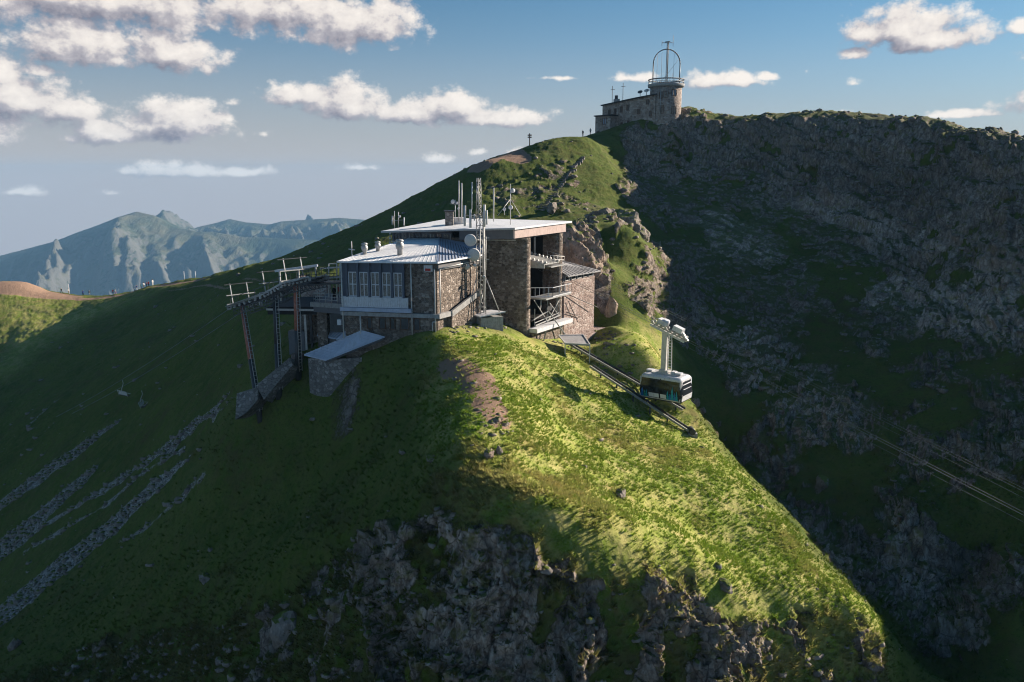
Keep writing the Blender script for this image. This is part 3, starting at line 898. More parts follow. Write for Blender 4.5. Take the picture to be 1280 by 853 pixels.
# long wall, end walls, back wall
def wall_seg(mb, A, B, th, z0, z1):
    u, nr, L = seg_frame(A, B)
    return mb.frame_box(V((A[0], A[1], z0)) - nr * th, u, nr, (0, 0, 1), L, th, z1 - z0)
BR = O + a2 * 9.7; BL = V((-7.8, 113.5, 0))
w = MB(); A_ = L0; B_ = O - n2 * .9
wall_seg(w, (L0.x, L0.y), (B_.x, B_.y), .7, -19.5, -6.85)
w.build('long_wall', M['stone'], st)
w = MB(); wall_seg(w, (BL.x, BL.y), (L0.x, L0.y), .7, -19, -6.9); w.build('end_wall', M['stone'], st)
bb = BR - n2 * 1.0
w = MB(); wall_seg(w, (bb.x, bb.y), (BL.x, BL.y), .7, -20, -5.9); w.build('rear_wall', M['stone'], st)
# rounded stone piers either side of the bay
def pier(y, r, z0, z1, name):
    c = loc(-r + .0, y, 0)
    mb = MB()
    prof = []
    pts = []
    for i in range(13):
        t = -math.pi / 2 + math.pi * i / 12
        pts.append((c + n2 * (math.cos(t) * r) + a2 * (math.sin(t) * r)))
    pts += [c + a2 * r - n2 * 1.4, c - a2 * r - n2 * 1.4]
    mb.prism([(p.x, p.y) for p in pts], z0, z1)
    return mb.build(name, M['stone'], st)
pier(.85, .85, -19.6, -6.72, 'bay_pier'); pier(8.85, .85, -19.6, -6.55, 'bay_pier')
# fascia and roof
P1, P2, P3, P4 = loc(-.35, -1.85, -5.40), V((-15.9, 98.0, -6.1)), V((-8.5, 115.2, -5.3)), loc(.35, 10.9, -5.15)
rf = MB().slab([P1, P4, P3, P2], .22).build('main_roof', M['roof_white'], st)
fa = MB()
def strip(mb, A, B, inset, top, hgt, th):
    u, nr, L = seg_frame((A.x, A.y), (B.x, B.y))
    a = A - nr * inset + u * .12; b = B - nr * inset - u * .12
    vs_ = []
    for p in (a, b, b - nr * th, a - nr * th):
        vs_.append((p.x, p.y, p.z - top))
    for p in (a, b, b - nr * th, a - nr * th):
        vs_.append((p.x, p.y, p.z - top - hgt))
    mb.add(vs_, [(0, 1, 2, 3), (7, 6, 5, 4), (0, 4, 5, 1), (1, 5, 6, 2), (2, 6, 7, 3), (3, 7, 4, 0)])
Pm = P2 + (P1 - P2) * .585
strip(fa, Pm, P1, .22, .222, 1.06, .25)
fa.build('side_fascia', M['fascia'], st)
f2 = MB(); strip(f2, P1, loc(.35, 9.75, -5.2), .20, .225, 1.02, .3); f2.build('front_fascia', M['lit_fascia'], st)
f3 = MB().slab([loc(-.7, -1.6, -6.72), loc(-.2, 9.6, -6.6), loc(-1.6, 9.6, -6.6), P2 + (P1 - P2) * .6 + V((.5, .9, -1.0)), ], .06)
f3.build('soffit', M['fascia'], st)
gt = MB(); gt.beam(P2 + V((0, 0, -.12)) + nl * .05, P1 + V((0, 0, -.12)) + nl * .05, .12, .14); gt.build('gutter', M['steel'], st)
# high window strip with rail at the left of the long wall
z1s, z0s = -6.45, -7.3
clad = MB().frame_box(V((L0.x, L0.y, -10.4)) + ul * .05 + nl * .01, ul, nl, (0, 0, 1), 7.9, .07, 4.2); clad.build('grey_cladding', M['panel2'], st)
for k in range(8):
    window_on(st, (L0 + nl * .07), ul, nl, .35 + k * .93, z0s, z1s + .1, .78, 2, 1, .05, 'curtain' if k % 3 else 'glass', 'panel2')
rl = MB()
rl.beam(L0 + nl * .35 + V((0, 0, -7.42)), L0 + ul * 8.2 + nl * .35 + V((0, 0, -7.42)), .07, .09)
rl.build('sill_rail', M['pale_steel'], st)
for s_ in (2.5, 5.3, 7.9):
    MB().beam(L0 + ul * s_ + nl * .38 + V((0, 0, -6.4)), L0 + ul * s_ + nl * .38 + V((0, 0, -9.3)), .10).build('strut', M['steel'], st)
rl = MB(); rl.beam(O + nl * .08 - ul * 7.6 + V((0, 0, -7.05)), O + nl * .08 - ul * 1.2 + V((0, 0, -6.95)), .08, .10); rl.build('cable_duct', M['pale_steel'], st)

# inside the bay
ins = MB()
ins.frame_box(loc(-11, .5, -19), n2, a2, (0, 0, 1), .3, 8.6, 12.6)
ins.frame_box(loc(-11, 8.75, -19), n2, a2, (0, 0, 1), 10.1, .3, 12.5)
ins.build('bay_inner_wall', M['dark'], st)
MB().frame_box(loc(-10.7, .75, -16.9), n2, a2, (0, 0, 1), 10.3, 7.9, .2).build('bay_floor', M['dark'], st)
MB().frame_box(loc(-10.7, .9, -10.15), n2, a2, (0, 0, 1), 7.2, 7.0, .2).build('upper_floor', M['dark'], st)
for y_, x_ in ((1.7, -2.8), (3.0, -2.8), (6.9, -2.8)):
    MB().beam(loc(x_, y_, -9.95), loc(x_, y_, -6.7), .22, .22).build('bay_post', M['steel'], st)
p = MB().frame_box(loc(-3.2, 3.3, -9.9), a2, n2, (0, 0, 1), 3.4, .05, 3.1).build('bay_glazing', M['glass'], st)
# rope saddle gallery: a sloping trough running out of the bay
g0, g1 = loc(-4.0, 1.6, -8.75), loc(.9, 3.1, -9.95)
sd_ = MB()
A0, A1, B0, B1 = loc(-4, 1.5, -8.7), loc(.9, 2.8, -9.9), loc(-4, 5.6, -8.7), loc(.9, 6.6, -9.9)
sd_.slab([A0, A1, B1, B0], .14)
sd_.add([A0 - V((0, 0, .16)), A1 - V((0, 0, .16)), A1 - V((0, 0, .55)), A0 - V((0, 0, 1.7)), A0 - V((0, 0, .16)) + a2 * .1, A1 - V((0, 0, .16)) + a2 * .1, A1 - V((0, 0, .55)) + a2 * .1, A0 - V((0, 0, 1.7)) + a2 * .1],
        [(0, 1, 2, 3), (4, 7, 6, 5), (0, 4, 5, 1), (1, 5, 6, 2), (2, 6, 7, 3), (3, 7, 4, 0)])
sd_.build('saddle_gallery', M['steel'], st)
for k in range(11):
    c = A0.lerp(A1, k / 10.0) + a2 * .35 + V((0, 0, .12)); MB().tube(c - a2 * .12, c + a2 * .12, .15, n=8).build('saddle_roller', M['pale_steel'], st)
    c = B0.lerp(B1, k / 10.0) - a2 * .35 + V((0, 0, .12)); MB().tube(c - a2 * .12, c + a2 * .12, .15, n=8).build('saddle_roller', M['pale_steel'], st)
def railing(A, B, h, posts, mat='pale_steel', parent=None, r=.035, mids=1, name='railing'):
    mb = MB(); A, B = V(A), V(B)
    for i in range(posts + 1):
        q = A.lerp(B, i / posts); mb.tube(q, q + V((0, 0, h)), r, n=5)
    for k in range(mids + 1):
        z = h * (k + 1) / (mids + 1); mb.tube(A + V((0, 0, z)), B + V((0, 0, z)), r, n=5)
    return mb.build(name, M[mat], parent)
railing(loc(.9, 4.3, -9.9), loc(.9, 7.9, -10.3), .9, 4, parent=st); railing(loc(-1.5, 7.9, -9.7), loc(.9, 7.9, -10.3), .9, 3, parent=st)
MB().frame_box(loc(-1.5, 4.4, -10.5), n2, a2, (0, 0, 1), 2.5, 3.6, .14).build('catwalk', M['steel'], st)
MB().beam(loc(.5, 7.6, -16.6), loc(.5, 7.6, -10.5), .1).build('bay_post', M['steel'], st)
# balcony with white panelled rail
bz = -14.05
MB().frame_box(loc(-1.0, 2.6, bz - .2), n2, a2, (0, 0, 1), 2.3, 6.6, .18).build('balcony_floor', M['steel'], st)
bl = MB()
def bars(mb, A, B, h, n_, wd=.06):
    A, B = V(A), V(B)
    for i in range(n_ + 1): mb.beam(A.lerp(B, i / n_), A.lerp(B, i / n_) + V((0, 0, h)), wd)
    mb.beam(A + V((0, 0, h)), B + V((0, 0, h)), .09, .07); mb.beam(A + V((0, 0, .05)), B + V((0, 0, .05)), .09, .1)
bars(bl, loc(1.3, 4.3, bz), loc(1.3, 9.1, bz), 1.15, 6); bars(bl, loc(-.9, 2.7, bz), loc(1.3, 4.3, bz), 1.15, 5); bars(bl, loc(1.3, 9.1, bz), loc(-.6, 9.1, bz), 1.15, 2)
bl.build('balcony_rail', M['white'], st)
# platform edge slab, lower machinery frames
MB().frame_box(loc(-.2, .9, -18.05), n2, a2, (0, 0, 1), 1.3, 9.2, .5).build('platform_slab', M['white'], st)
mc = MB()
def lx(mb, a, b, w_=.12): mb.beam(loc(*a), loc(*b), w_)
for k, (a, b) in enumerate([((.1, 1.8, -14.2), (.2, 5.0, -17.3)), ((.1, 1.7, -16.6), (.3, 5.2, -15.9)), ((.2, 5.0, -14.3), (.2, 5.0, -17.4)), ((.2, 5.0, -17.3), (.1, 8.3, -14.8)), ((.1, 5.6, -15.0), (.1, 8.0, -16.9)),
                            ((.1, 7.6, -14.3), (.1, 7.6, -17.4)), ((.2, 1.8, -17.0), (.2, 8.0, -16.6)), ((.35, 1.8, -17.3), (.35, 8.0, -16.9)), ((.1, 2.0, -15.3), (.1, 2.0, -17.4)), ((.1, 3.6, -14.3), (.1, 3.3, -15.6))]):
    lx(mc, a, b, .13 if k % 2 else .09)
mc.build('rope_guide_frame', M['steel'], st)
for y_ in (4.7, 5.3):
    MB().tube(loc(.3, y_, -15.6), loc(.5, y_, -15.6), .35, n=14).build('rope_wheel', M['dsteel'], st)
for (a, b) in (((.4, 4.9, -16.0), (2.6, 6.0, -19.4)), ((.9, 3.4, -18.0), (.6, 3.2, -19.8)), ((.9, 7.4, -18.0), (.6, 7.6, -19.6))):
    MB().beam(loc(*a), loc(*b), .13).build('prop', M['steel'], st)
MB().frame_box(loc(-.3, 1.2, -19.9), n2, a2, (0, 0, 1), .5, 8.0, 1.8).build('bay_footing', M['stone'], st)

# right annex: rubble wall in a sunlit tone with a row of small windows and a hipped roof
ax = MB(); ax.prism([tuple(loc(X, Y, 0))[:2] for X, Y in ((0, 9.75), (.15, 18.2), (-.3, 18.7), (-8, 18.7), (-8, 9.75))], -21.0, -12.9)
ax.build('annex_wall', M['stone_lit'], st)
ab = MB(); ab.prism([tuple(loc(X, Y, 0))[:2] for X, Y in ((-.2, 9.8), (-.05, 18.3), (-7.8, 18.3), (-7.8, 9.8))], -12.89, -12.1); ab.build('window_band', M['panel2'], st)
for k in range(5):
    window_on(st, loc(-.17 + .03 * k, 10.15 + k * 1.62, 0), a2, n2, 0, -12.82, -12.2, 1.15, 1, 1, .07, 'glass', 'pale_steel')
E = [loc(.55, 9.72, -12.06), loc(.65, 19.1, -12.25), loc(-8.4, 19.3, -12.2), loc(-4.4, 9.72, -9.55), loc(-6.0, 12.2, -9.6)]
rr = MB()
def tri_slab(mb, pts, th=.14):
    mb.slab(pts, th)
rr.add([E[0], E[1], E[4], E[3]] + [p - V((0, 0, .14)) for p in (E[0], E[1], E[4], E[3])], [(0, 1, 2, 3), (7, 6, 5, 4), (0, 4, 5, 1), (1, 5, 6, 2), (2, 6, 7, 3), (3, 7, 4, 0)])
rr.add([E[1], E[2], E[4]], [(0, 1, 2)])
rr.build('annex_roof', M['roof_grey'], st)
se = MB()
for k in range(10):
    a = E[0].lerp(E[1], (k + .5) / 10.5); b = E[3].lerp(E[4], (k + .5) / 10.5)
    se.beam(a + V((0, 0, .03)), b + V((0, 0, .03)), .06, .06)
se.build('annex_roof_seams', M['panel2'], st)
for (a, b) in (((.25, 10.2, -14.5), (.9, 17.9, -17.2)), ((.25, 10.4, -15.4), (.35, 13.0, -18.6)), ((.25, 9.9, -16.8), (.3, 14.0, -18.0))):
    MB().tube(loc(*a), loc(*b), .05, n=6).build('guy_rod', M['dsteel'], st)
MB().prism([tuple(loc(X, Y, 0))[:2] for X, Y in ((1.6, 10.6), (1.8, 19.4), (-2, 19.6), (-2, 10.6))], -21.6, -20.2).build('annex_plinth', M['stone_lit'], st)

# wing with the tall windows
WA, WB, WC, WD, WE = (-18.3, 86.3), (-7.95, 84.3), (-3.9, 91.6), (-8.5, 98.0), (-16.5, 98.6)
wv = MB(); wv.prism([WA, WB, WC, WD, WE], -21.5, -8.65); wv.build('wing_wall', M['stone'], st)
u, nr, L = seg_frame(WA, WB)
A3 = V((WA[0], WA[1], 0))
def wp(s, out, z): return A3 + u * s + nr * out + V((0, 0, z))
MB().frame_box(wp(-.04, .02, -12.4), u, nr, (0, 0, 1), 6.95, .10, 3.85).build('blue_grey_cladding', M['panel'], st)
for k in range(6):
    MB().frame_box(wp(.42 + k * 1.28, .12, -12.4), u, nr, (0, 0, 1), .22, .32, 3.75).build('pilaster', M['panel'], st)
for k in range(5):
    window_on(st, wp(.67 + k * 1.28, .10, 0), u, nr, 0, -12.38, -9.7, 1.0, 2, 2, .10, 'curtain', 'white')
MB().frame_box(wp(-.12, .12, -13.5), u, nr, (0, 0, 1), 7.5, .30, 1.12).build('white_parapet', M['white'], st)
rb = MB()
for k in range(30): rb.frame_box(wp(-.1 + k * .25, .42, -13.46), u, nr, (0, 0, 1), .06, .04, 1.04)
rb.build('parapet_ribs', M['white'], st)
MB().frame_box(wp(-.2, .12, -13.92), u, nr, (0, 0, 1), 8.0, .62, .40).build('ledge', M['roof_blue'], st)
MB().frame_box(wp(-.25, .05, -14.45), u, nr, (0, 0, 1), 10.95, .42, .42).build('floor_band', M['concrete'], st)
for k in range(7): MB().beam(wp(.8 + k * 1.5, .48, -14.46), wp(.8 + k * 1.5, .48, -14.04), .04).build('band_joint', M['fascia'], st) if False else None
for s_, w_, n_c in ((2.6, .55, 1), (3.95, .75, 1), (5.2, .6, 1), (6.4, .95, 1), (7.9, .7, 1)):
    window_on(st, wp(s_, 0, 0), u, nr, 0, -15.9, -14.6, w_, n_c, 1, .06, 'glass', 'wood')
for s_, za, zb in ((7.75, -8.6, -16.4), (10.35, -9.2, -16.0), (2.0, -14.4, -17.2), (.02, -8.7, -17.0)):
    MB().tube(wp(s_, .50 if s_ < 3 else .22, za), wp(s_, .50 if s_ < 3 else .22, zb), .075, n=7).build('downpipe', M['pale_steel'], st)
MB().path([wp(10.05, .3, -15.9), wp(10.05, .3, -14.9), wp(10.45, .3, -14.85)], .07).build('vent_pipe', M['pale_steel'], st)
pm = MB(); pm.frame_box(wp(9.15, .02, -9.5), u, nr, (0, 0, 1), .95, .08, .65); pm.build('wall_sign', M['white'], st)
MB().frame_box(wp(9.3, .10, -9.45), u, nr, (0, 0, 1), .6, .03, .26).build('sign_stripe', M['red'], st)
# right flank of the wing
u4, n4, L4 = seg_frame(WB, WC); B3 = V((WB[0], WB[1], 0))
def wq(s, out, z): return B3 + u4 * s + n4 * out + V((0, 0, z))
MB().frame_box(wq(.0, .03, -9.35), u4, n4, (0, 0, 1), L4 - .05, .2, .72).build('flank_fascia', M['fascia'], st)
MB().path([wq(.15, .3, -9.2), wq(L4 - .3, .3, -8.95)], .07).build('gutter_pipe', M['pale_steel'], st)
MB().path([wq(.2, .25, -9.2), wq(.2, .25, -14.0)], .075).build('downpipe', M['pale_steel'], st)
MB().frame_box(wq(-.35, .05, -14.5), u4, n4, (0, 0, 1), 2.4, .45, .5).build('floor_band', M['concrete'], st)
pr = MB(); q0, q1 = wq(2.0, .6, -14.3), wq(7.6, .9, -12.5)
pr.slab([q0 + V((0, 0, .35)), q1 + V((0, 0, .35)), q1 + V((0, 0, .35)) - n4 * .25, q0 + V((0, 0, .35)) - n4 * .25], .65)
pr.build('stair_parapet', M['concrete'], st)
sp_ = MB(); sp_.prism([tuple(wq(1.9, .55, 0))[:2], tuple(wq(7.5, .85, 0))[:2], tuple(wq(7.5, .1, 0))[:2], tuple(wq(1.9, .05, 0))[:2]], -17, lambda x, y: -14.6 + 1.55 * max(0, min(1, ((V((x, y, 0)) - B3).dot(u4) - 2) / 5.6)))
sp_.build('stair_base', M['stone'], st)
MB().path([q1 + V((.2, -.2, .9)), q1 + V((.25, -.2, .2)), wq(6.8, 1.0, -14.3)], .09).build('bent_pipe', M['pale_steel'], st)
# wing roof: facets meeting at a short ridge against the long wall
rA, rB, rC, rE = wp(-.4, .6, -8.55), wp(L + .35, .75, -8.40), wq(L4 + .2, .75, -8.30), V((-17.4, 98.9, -8.4))
R1, R2 = V((-12.6, 97.9, -6.95)), V((-8.75, 96.6, -6.85))
wr = MB()
wr.mi = 0; wr.add([rA, rB, R2, R1], [(0, 1, 2, 3)]); wr.add([rA, R1, rE], [(0, 1, 2)])
wr.mi = 1; wr.add([rB, rC, R2], [(0, 1, 2)]); wr.add([rC, V((-3.2, 94.6, -7.6)), R2], [(0, 1, 2)])
wr.mi = 0; wr.add([rA - V((0, 0, .18)), rB - V((0, 0, .18)), rC - V((0, 0, .18)), rE - V((0, 0, .18)), rA, rB, rC, rE], [(0, 1, 5, 4), (1, 2, 6, 5), (3, 0, 4, 7), (0, 3, 2, 1)])
wr.build('wing_roof', [M['roof_white'], M['roof_blue']], st)
ws = MB()
for k in range(24):
    f = (k + .5) / 24; a = rA.lerp(rB, f); b = R1.lerp(R2, f)
    ws.beam(a + V((0, 0, .0)), b + V((0, 0, .0)), .04, .05)
ws.build('roof_seams', M['roof_white'], st)
ws = MB()
for k in range(15):
    f = (k + .5) / 15; a = rB.lerp(rC, f); b = R2.lerp(rC, f * .85)
    ws.beam(a + V((0, 0, .03)), b + V((0, 0, .03)), .06, .07)
ws.build('roof_seams', M['panel2'], st)
MB().beam(rB + V((0, 0, .02)), R2 + V((0, 0, .04)), .10, .05).build('hip_capping', M['roof_blue'], st)
def roof_vent(px, py, Y, sc):
    p = at(px, py, Y)
    mb = MB(); mb.lathe(p, [(.0, -.3 * sc), (.26 * sc, -.3 * sc), (.26 * sc, .45 * sc), (.34 * sc, .5 * sc), (.42 * sc, .8 * sc), (.34 * sc, 1.1 * sc), (.2 * sc, 1.15 * sc), (.42 * sc, 1.25 * sc), (.30 * sc, 1.4 * sc), (0, 1.45 * sc)], 12)
    mb.frame_box(p + V((-.4 * sc, -.4 * sc, -.35 * sc)), (1, 0, 0), (0, 1, 0), (0, 0, 1), .8 * sc, .8 * sc, .25 * sc)
    return mb.build('roof_vent', M['steel'], st)
roof_vent(456, 318.5, 88.9, .92); roof_vent(472.5, 315, 90.4, .85); roof_vent(500, 318, 87.8, 1.15)
cr = MB(); p = at(440, 320, 88.6); cr.tube(p + V((0, 0, -.4)), p + V((0, 0, 1.6)), .05, n=5); cr.tube(p + V((-.35, 0, .75)), p + V((.35, 0, .65)), .05, n=5)
cr.build('roof_mast', M['pale_steel'], st)
# chimney on the main roof
p = at(561, 283, 101); ch = MB(); ch.frame_box(V((p.x - .45, p.y, -6.2)), (1, 0, 0), (0, 1, 0), (0, 0, 1), 1.0, 1.0, 2.3)
c_ = ch.build('chimney', M['stone_grey'], st)
MB().frame_box(V((p.x - .6, p.y - .12, -3.89)), (1, 0, 0), (0, 1, 0), (0, 0, 1), 1.3, 1.25, .14).build('chimney_cap', M['dsteel'], c_)
ch = MB(); p = at(570, 283, 102.5); ch.frame_box(V((p.x - .6, p.y, -6.2)), (1, 0, 0), (0, 1, 0), (0, 0, 1), 1.7, 1.2, 1.5); ch.build('plant_box', M['white'], st)

# terrace at the left end with its stone piers
tz = -13.65
te = MB(); te.prism([(-22.6, 90.0), (-18.4, 88.4), (-17.2, 96), (-22.6, 97.5)], tz - 1.1, tz); te.build('terrace_slab', M['panel2'], st)
te = MB(); te.prism([(-22.9, 89.8), (-18.4, 88.1), (-18.4, 88.4), (-22.9, 90.2)], tz - .45, tz + .06); te.build('terrace_edge', M['concrete'], st)
te = MB(); te.prism([(-22.4, 90.6), (-21.2, 90.2), (-21.0, 93), (-22.4, 93)], -19, tz - 1.1); te.build('terrace_pier', M['stone'], st)
te = MB(); te.prism([(-24.5, 94), (-18, 92.5), (-17.2, 96.5), (-24.5, 97.5)], -20, tz - 1.1); te.build('terrace_wall', M['stone'], st)
te = MB(); te.frame_box(V((-20.9, 90.4, -17.1)), (1, -.36, 0), (0, 1, 0), (0, 0, 1), 1.9, .3, 2.2); te.build('terrace_window', M['glass'], st)
railing((-22.6, 90.1, tz), (-22.6, 96.5, tz), 1.05, 6, parent=st, mids=2)
railing((-22.6, 90.1, tz), (-19.6, 89.0, tz), 1.05, 4, parent=st, mids=2)
MB().frame_box(wp(-.62, .28, -15.5), u, nr, (0, 0, 1), .42, .4, .6).build('meter_box', M['white'], st)

# ---- low stone annexes with sheet metal roofs below the wing
h1 = thing('stone_outbuilding', (-21.5, 91.5, -22), 'low rubble stone outbuilding with long sloping blue-grey metal roof, on the shaded slope', 'outbuilding')
c0, c1, c2, c3 = at(380, 443, 88.6), at(408, 450, 86.2), at(481, 421, 83.9), at(452, 413, 85.4)
rm = MB().slab([c0, c1, c2, c3], .16).build('metal_roof', M['roof_blue'], h1)
sm_ = MB()
for k in range(12):
    f = (k + .5) / 12; sm_.beam(c0.lerp(c3, f) + V((0, 0, .03)), c1.lerp(c2, f) + V((0, 0, .03)), .05, .06)
sm_.build('roof_seams', M['roof_blue'], h1)
i0, i1, i2, i3 = [p + (c0 + c1 + c2 + c3) * 0 for p in (c0.lerp(c2, .05), c1.lerp(c3, .06), c2.lerp(c0, .28), c3.lerp(c1, .3))]
MB().prism([(i0.x, i0.y), (i1.x, i1.y), (i2.x, i2.y), (i3.x, i3.y)], -26, lambda x, y: -19.9 + (x + 24) * .12).build('stone_wall', M['stone_grey'], h1)
MB().beam(c1 + V((0, -.05, -.2)), c2 + V((0, -.05, -.2)), .08, .22).build('eave_board', M['dsteel'], h1)
h2 = thing('stone_lean_to', (-20.5, 92, -18.5), 'small lean-to with short corrugated roof tucked between terrace pier and the long metal roof', 'lean-to')
d0, d1, d2, d3 = at(396, 419, 91.5), at(420, 423, 89.5), at(436, 410, 90.5), at(402, 408, 93)
MB().slab([d0, d1, d2, d3], .14).build('metal_roof', M['roof_blue'], h2)
sm_ = MB()
for k in range(8):
    f = (k + .5) / 8; sm_.beam(d0.lerp(d1, f) + V((0, 0, .03)), d3.lerp(d2, f) + V((0, 0, .03)), .05, .06)
sm_.build('roof_seams', M['white'], h2)
e0, e1, e2 = at(420, 424, 89.4), at(448, 420, 86.9), at(437, 409, 88.6)
MB().slab([e0, e1, e2], .1).build('side_roof', M['roof_blue'], h2)
MB().prism([(d0.x + .3, d0.y + .2), (d1.x - .2, d1.y + .2), (d2.x - .4, d2.y + .5), (d3.x + .3, d3.y)], -22, -17.7).build('stone_wall', M['stone_grey'], h2)
# slanting stone retaining wall
rw = MB(); g0, g1 = at(449, 433, 88.5), at(474, 457, 86.5)
rw.add([g0 + V((0, 0, .2)), g1 + V((0, 0, .1)), g1 - V((0, 0, 2)), g0 - V((0, 0, 3)), g0 + V((.1, .6, .2)), g1 + V((.1, .6, .1)), g1 + V((.1, .6, -2)), g0 + V((.1, .6, -3))],
       [(0, 1, 2, 3), (7, 6, 5, 4), (0, 4, 5, 1), (1, 5, 6, 2), (2, 6, 7, 3), (3, 7, 4, 0)])
tag(rw.build('retaining_wall', M['stone_grey']), 'slanting rubble retaining wall running down from the corner of the metal roofed outbuilding', 'wall')
# ---------------------------------------------------------------- cable car, ropes and the guide beams on the slope
cd = V((.8, -.6, 0)); cp_ = V((.6, .8, 0)); SL = -.36
def rope_pt(t, off=0.0, dz=0.0):
    return V((4.25, 98.3, -10.6 + dz)) + cd * t + cp_ * off + V((0, 0, SL * t + .0006 * (t * t - 17 * t) * 0))
def rope(name, pts, r, label, group=None):
    mb = MB(); mb.path(pts, r, 5)
    o = mb.build(name, M['cable'])
    return tag(o, label, 'cable', group)
for off, dz, lab in ((-.35, 0, 'nearer steel track rope carrying the cable car cabin'), (.35, .0, 'farther steel track rope carrying the cable car cabin'), (0, -.75, 'thin haul rope running just below the cabin track ropes')):
    rope('steel_cable', [rope_pt(t, off, dz) for t in (-5, 16, 60, 95)], (.022 if off < 1 else .018) if dz == 0 else .012, lab)
for off, dz, lab in ((5.6, 0, 'nearer rope of the empty upper track at the right'), (6.4, .0, 'farther rope of the empty upper track at the right'), (6.0, -.75, 'thin haul rope just below the empty upper track ropes')):
    rope('steel_cable', [rope_pt(t, off, dz) for t in (-5, 16, 60, 95)], (.022 if off < 1 else .018) if dz == 0 else .012, lab)

tc_ = rope_pt(16.6)
cabin = thing('cable_car_cabin', (tc_.x, tc_.y, -24.5), 'white and black cable car cabin hanging from tall hanger over the grassy slope', 'cable car')
cz = -24.5; cx_, cy_ = tc_.x, tc_.y
def cl(X, Y, z): return V((cx_, cy_, cz)) + cd * X + cp_ * Y + V((0, 0, z))
def loft(levels, name, mat, parent, cap=True):
    """rounded box body from (z, half length, half width) sections"""
    vs_, fs_ = [], []
    n = 4 * 4
    for z, hl, hw in levels:
        r = min(.28, hw * .4)
        for qx, qy, st_ in ((1, 1, 0), (-1, 1, 1), (-1, -1, 2), (1, -1, 3)):
            for i in range(4):
                t = math.pi / 2 * (st_ + i / 3)
                vs_.append(cl(qx * (hl - r) + math.cos(t) * r, qy * (hw - r) + math.sin(t) * r, z))
    for k in range(len(levels) - 1):
        for i in range(n):
            j = (i + 1) % n; fs_.append((k * n + i, k * n + j, (k + 1) * n + j, (k + 1) * n + i))
    if cap: fs_ += [tuple(range(n))[::-1], tuple((len(levels) - 1) * n + i for i in range(n))]
    mb = MB(); mb.add(vs_, fs_); return mb.build(name, mat, parent)
prof = [(0, 2.35, 1.15), (.25, 2.55, 1.40), (.95, 2.65, 1.58), (1.6, 2.62, 1.55), (2.55, 2.48, 1.42), (2.85, 2.38, 1.32), (2.92, 2.2, 1.2)]
loft([(0, 2.3, 1.1), (.22, 2.5, 1.36)], 'cabin_floor', M['black'], cabin)
loft([(.2, 2.52, 1.38), (.95, 2.65, 1.58), (1.05, 2.65, 1.58)], 'cabin_body', M['black'], cabin)
mb = MB(); end_quad(mb, -1.08, 1.08, .25, .93, .03) if False else None
loft([(1.04, 2.62, 1.555), (1.6, 2.60, 1.53), (2.52, 2.47, 1.40)], 'cabin_glazing', M['glass'], cabin)
loft([(2.50, 2.50, 1.43), (2.72, 2.48, 1.40), (2.92, 2.25, 1.2)], 'cabin_roof', M['white'], cabin)
def side_x(z):  # half length / half width at a height
    zs = [p[0] for p in prof]; return np.interp(z, zs, [p[1] for p in prof]), np.interp(z, zs, [p[2] for p in prof])
def side_quad(mb, X0, X1, z0, z1, out=.02, th=.03, side=-1):
    pts = []
    for (X, z) in ((X0, z0), (X1, z0), (X1, z1), (X0, z1)):
        hw = side_x(z)[1]; pts.append((X, side * (hw + out), z))
    vs_ = [cl(*p) for p in pts] + [cl(p[0], p[1] - side * th, p[2]) for p in pts]
    mb.add(vs_, [(0, 1, 2, 3), (7, 6, 5, 4), (0, 4, 5, 1), (1, 5, 6, 2), (2, 6, 7, 3), (3, 7, 4, 0)])
def end_quad(mb, Y0, Y1, z0, z1, out=.02, th=.03, side=1):
    vs_ = []
    for o_ in (out, out - th):
        for (Y, z) in ((Y0, z0), (Y1, z0), (Y1, z1), (Y0, z1)):
            vs_.append(cl(side * (side_x(z)[0] + o_), Y, z))
    mb.add(vs_, [(0, 1, 2, 3), (7, 6, 5, 4), (0, 4, 5, 1), (1, 5, 6, 2), (2, 6, 7, 3), (3, 7, 4, 0)])
mb = MB(); side_quad(mb, -2.35, -.06, .34, 2.5); mb.build('side_window', M['glass'], cabin)
mb = MB(); side_quad(mb, .06, 2.28, .34, 2.5); mb.build('side_window', M['glass'], cabin)
mb = MB(); side_quad(mb, -.06, .06, .3, 2.6, .035); mb.build('door_post', M['black'], cabin)
mb = MB(); side_quad(mb, -1.35, -.1, .40, .90, .05, .02); mb.build('door_panel', M['roof_white'], cabin)
mb = MB(); side_quad(mb, .1, .8, .40, .90, .05, .02); mb.build('door_panel', M['roof_white'], cabin)
for X in (2.42, -2.45):
    mb = MB(); side_quad(mb, X - .07, X + .07, .3, 2.6, .04); mb.build('corner_post', M['white'], cabin)
mb = MB(); end_quad(mb, -1.25, 1.25, .28, .92, .04); mb.build('end_panel', M['white'], cabin)
mb = MB(); side_quad(mb, -2.5, 2.5, .20, .33, .035); mb.build('bottom_trim', M['white'], cabin)
mb = MB(); end_quad(mb, -1.08, 1.08, .95, 2.45, .03); mb.build('end_window', M['glass'], cabin)
mb = MB()
end_quad(mb, -1.05, 1.05, 2.12, 2.2, .06); end_quad(mb, -1.0, 1.0, 1.62, 1.66, .05)
mb.build('window_bar', M['white'], cabin)
mb = MB(); end_quad(mb, -1.30, -1.09, .4, 2.62, .05); end_quad(mb, 1.09, 1.30, .4, 2.62, .05); mb.build('end_frame', M['white'], cabin)
M['teal'] = simple('teal_print', (.015, .33, .42), .4, .4, 0, .1, 3); M['sky_blue'] = simple('blue_print', (.03, .20, .50), .4, .4, 0, .1, 3); M['green'] = simple('green_print', (.02, .30, .22), .4, .4, 0, .1, 3)
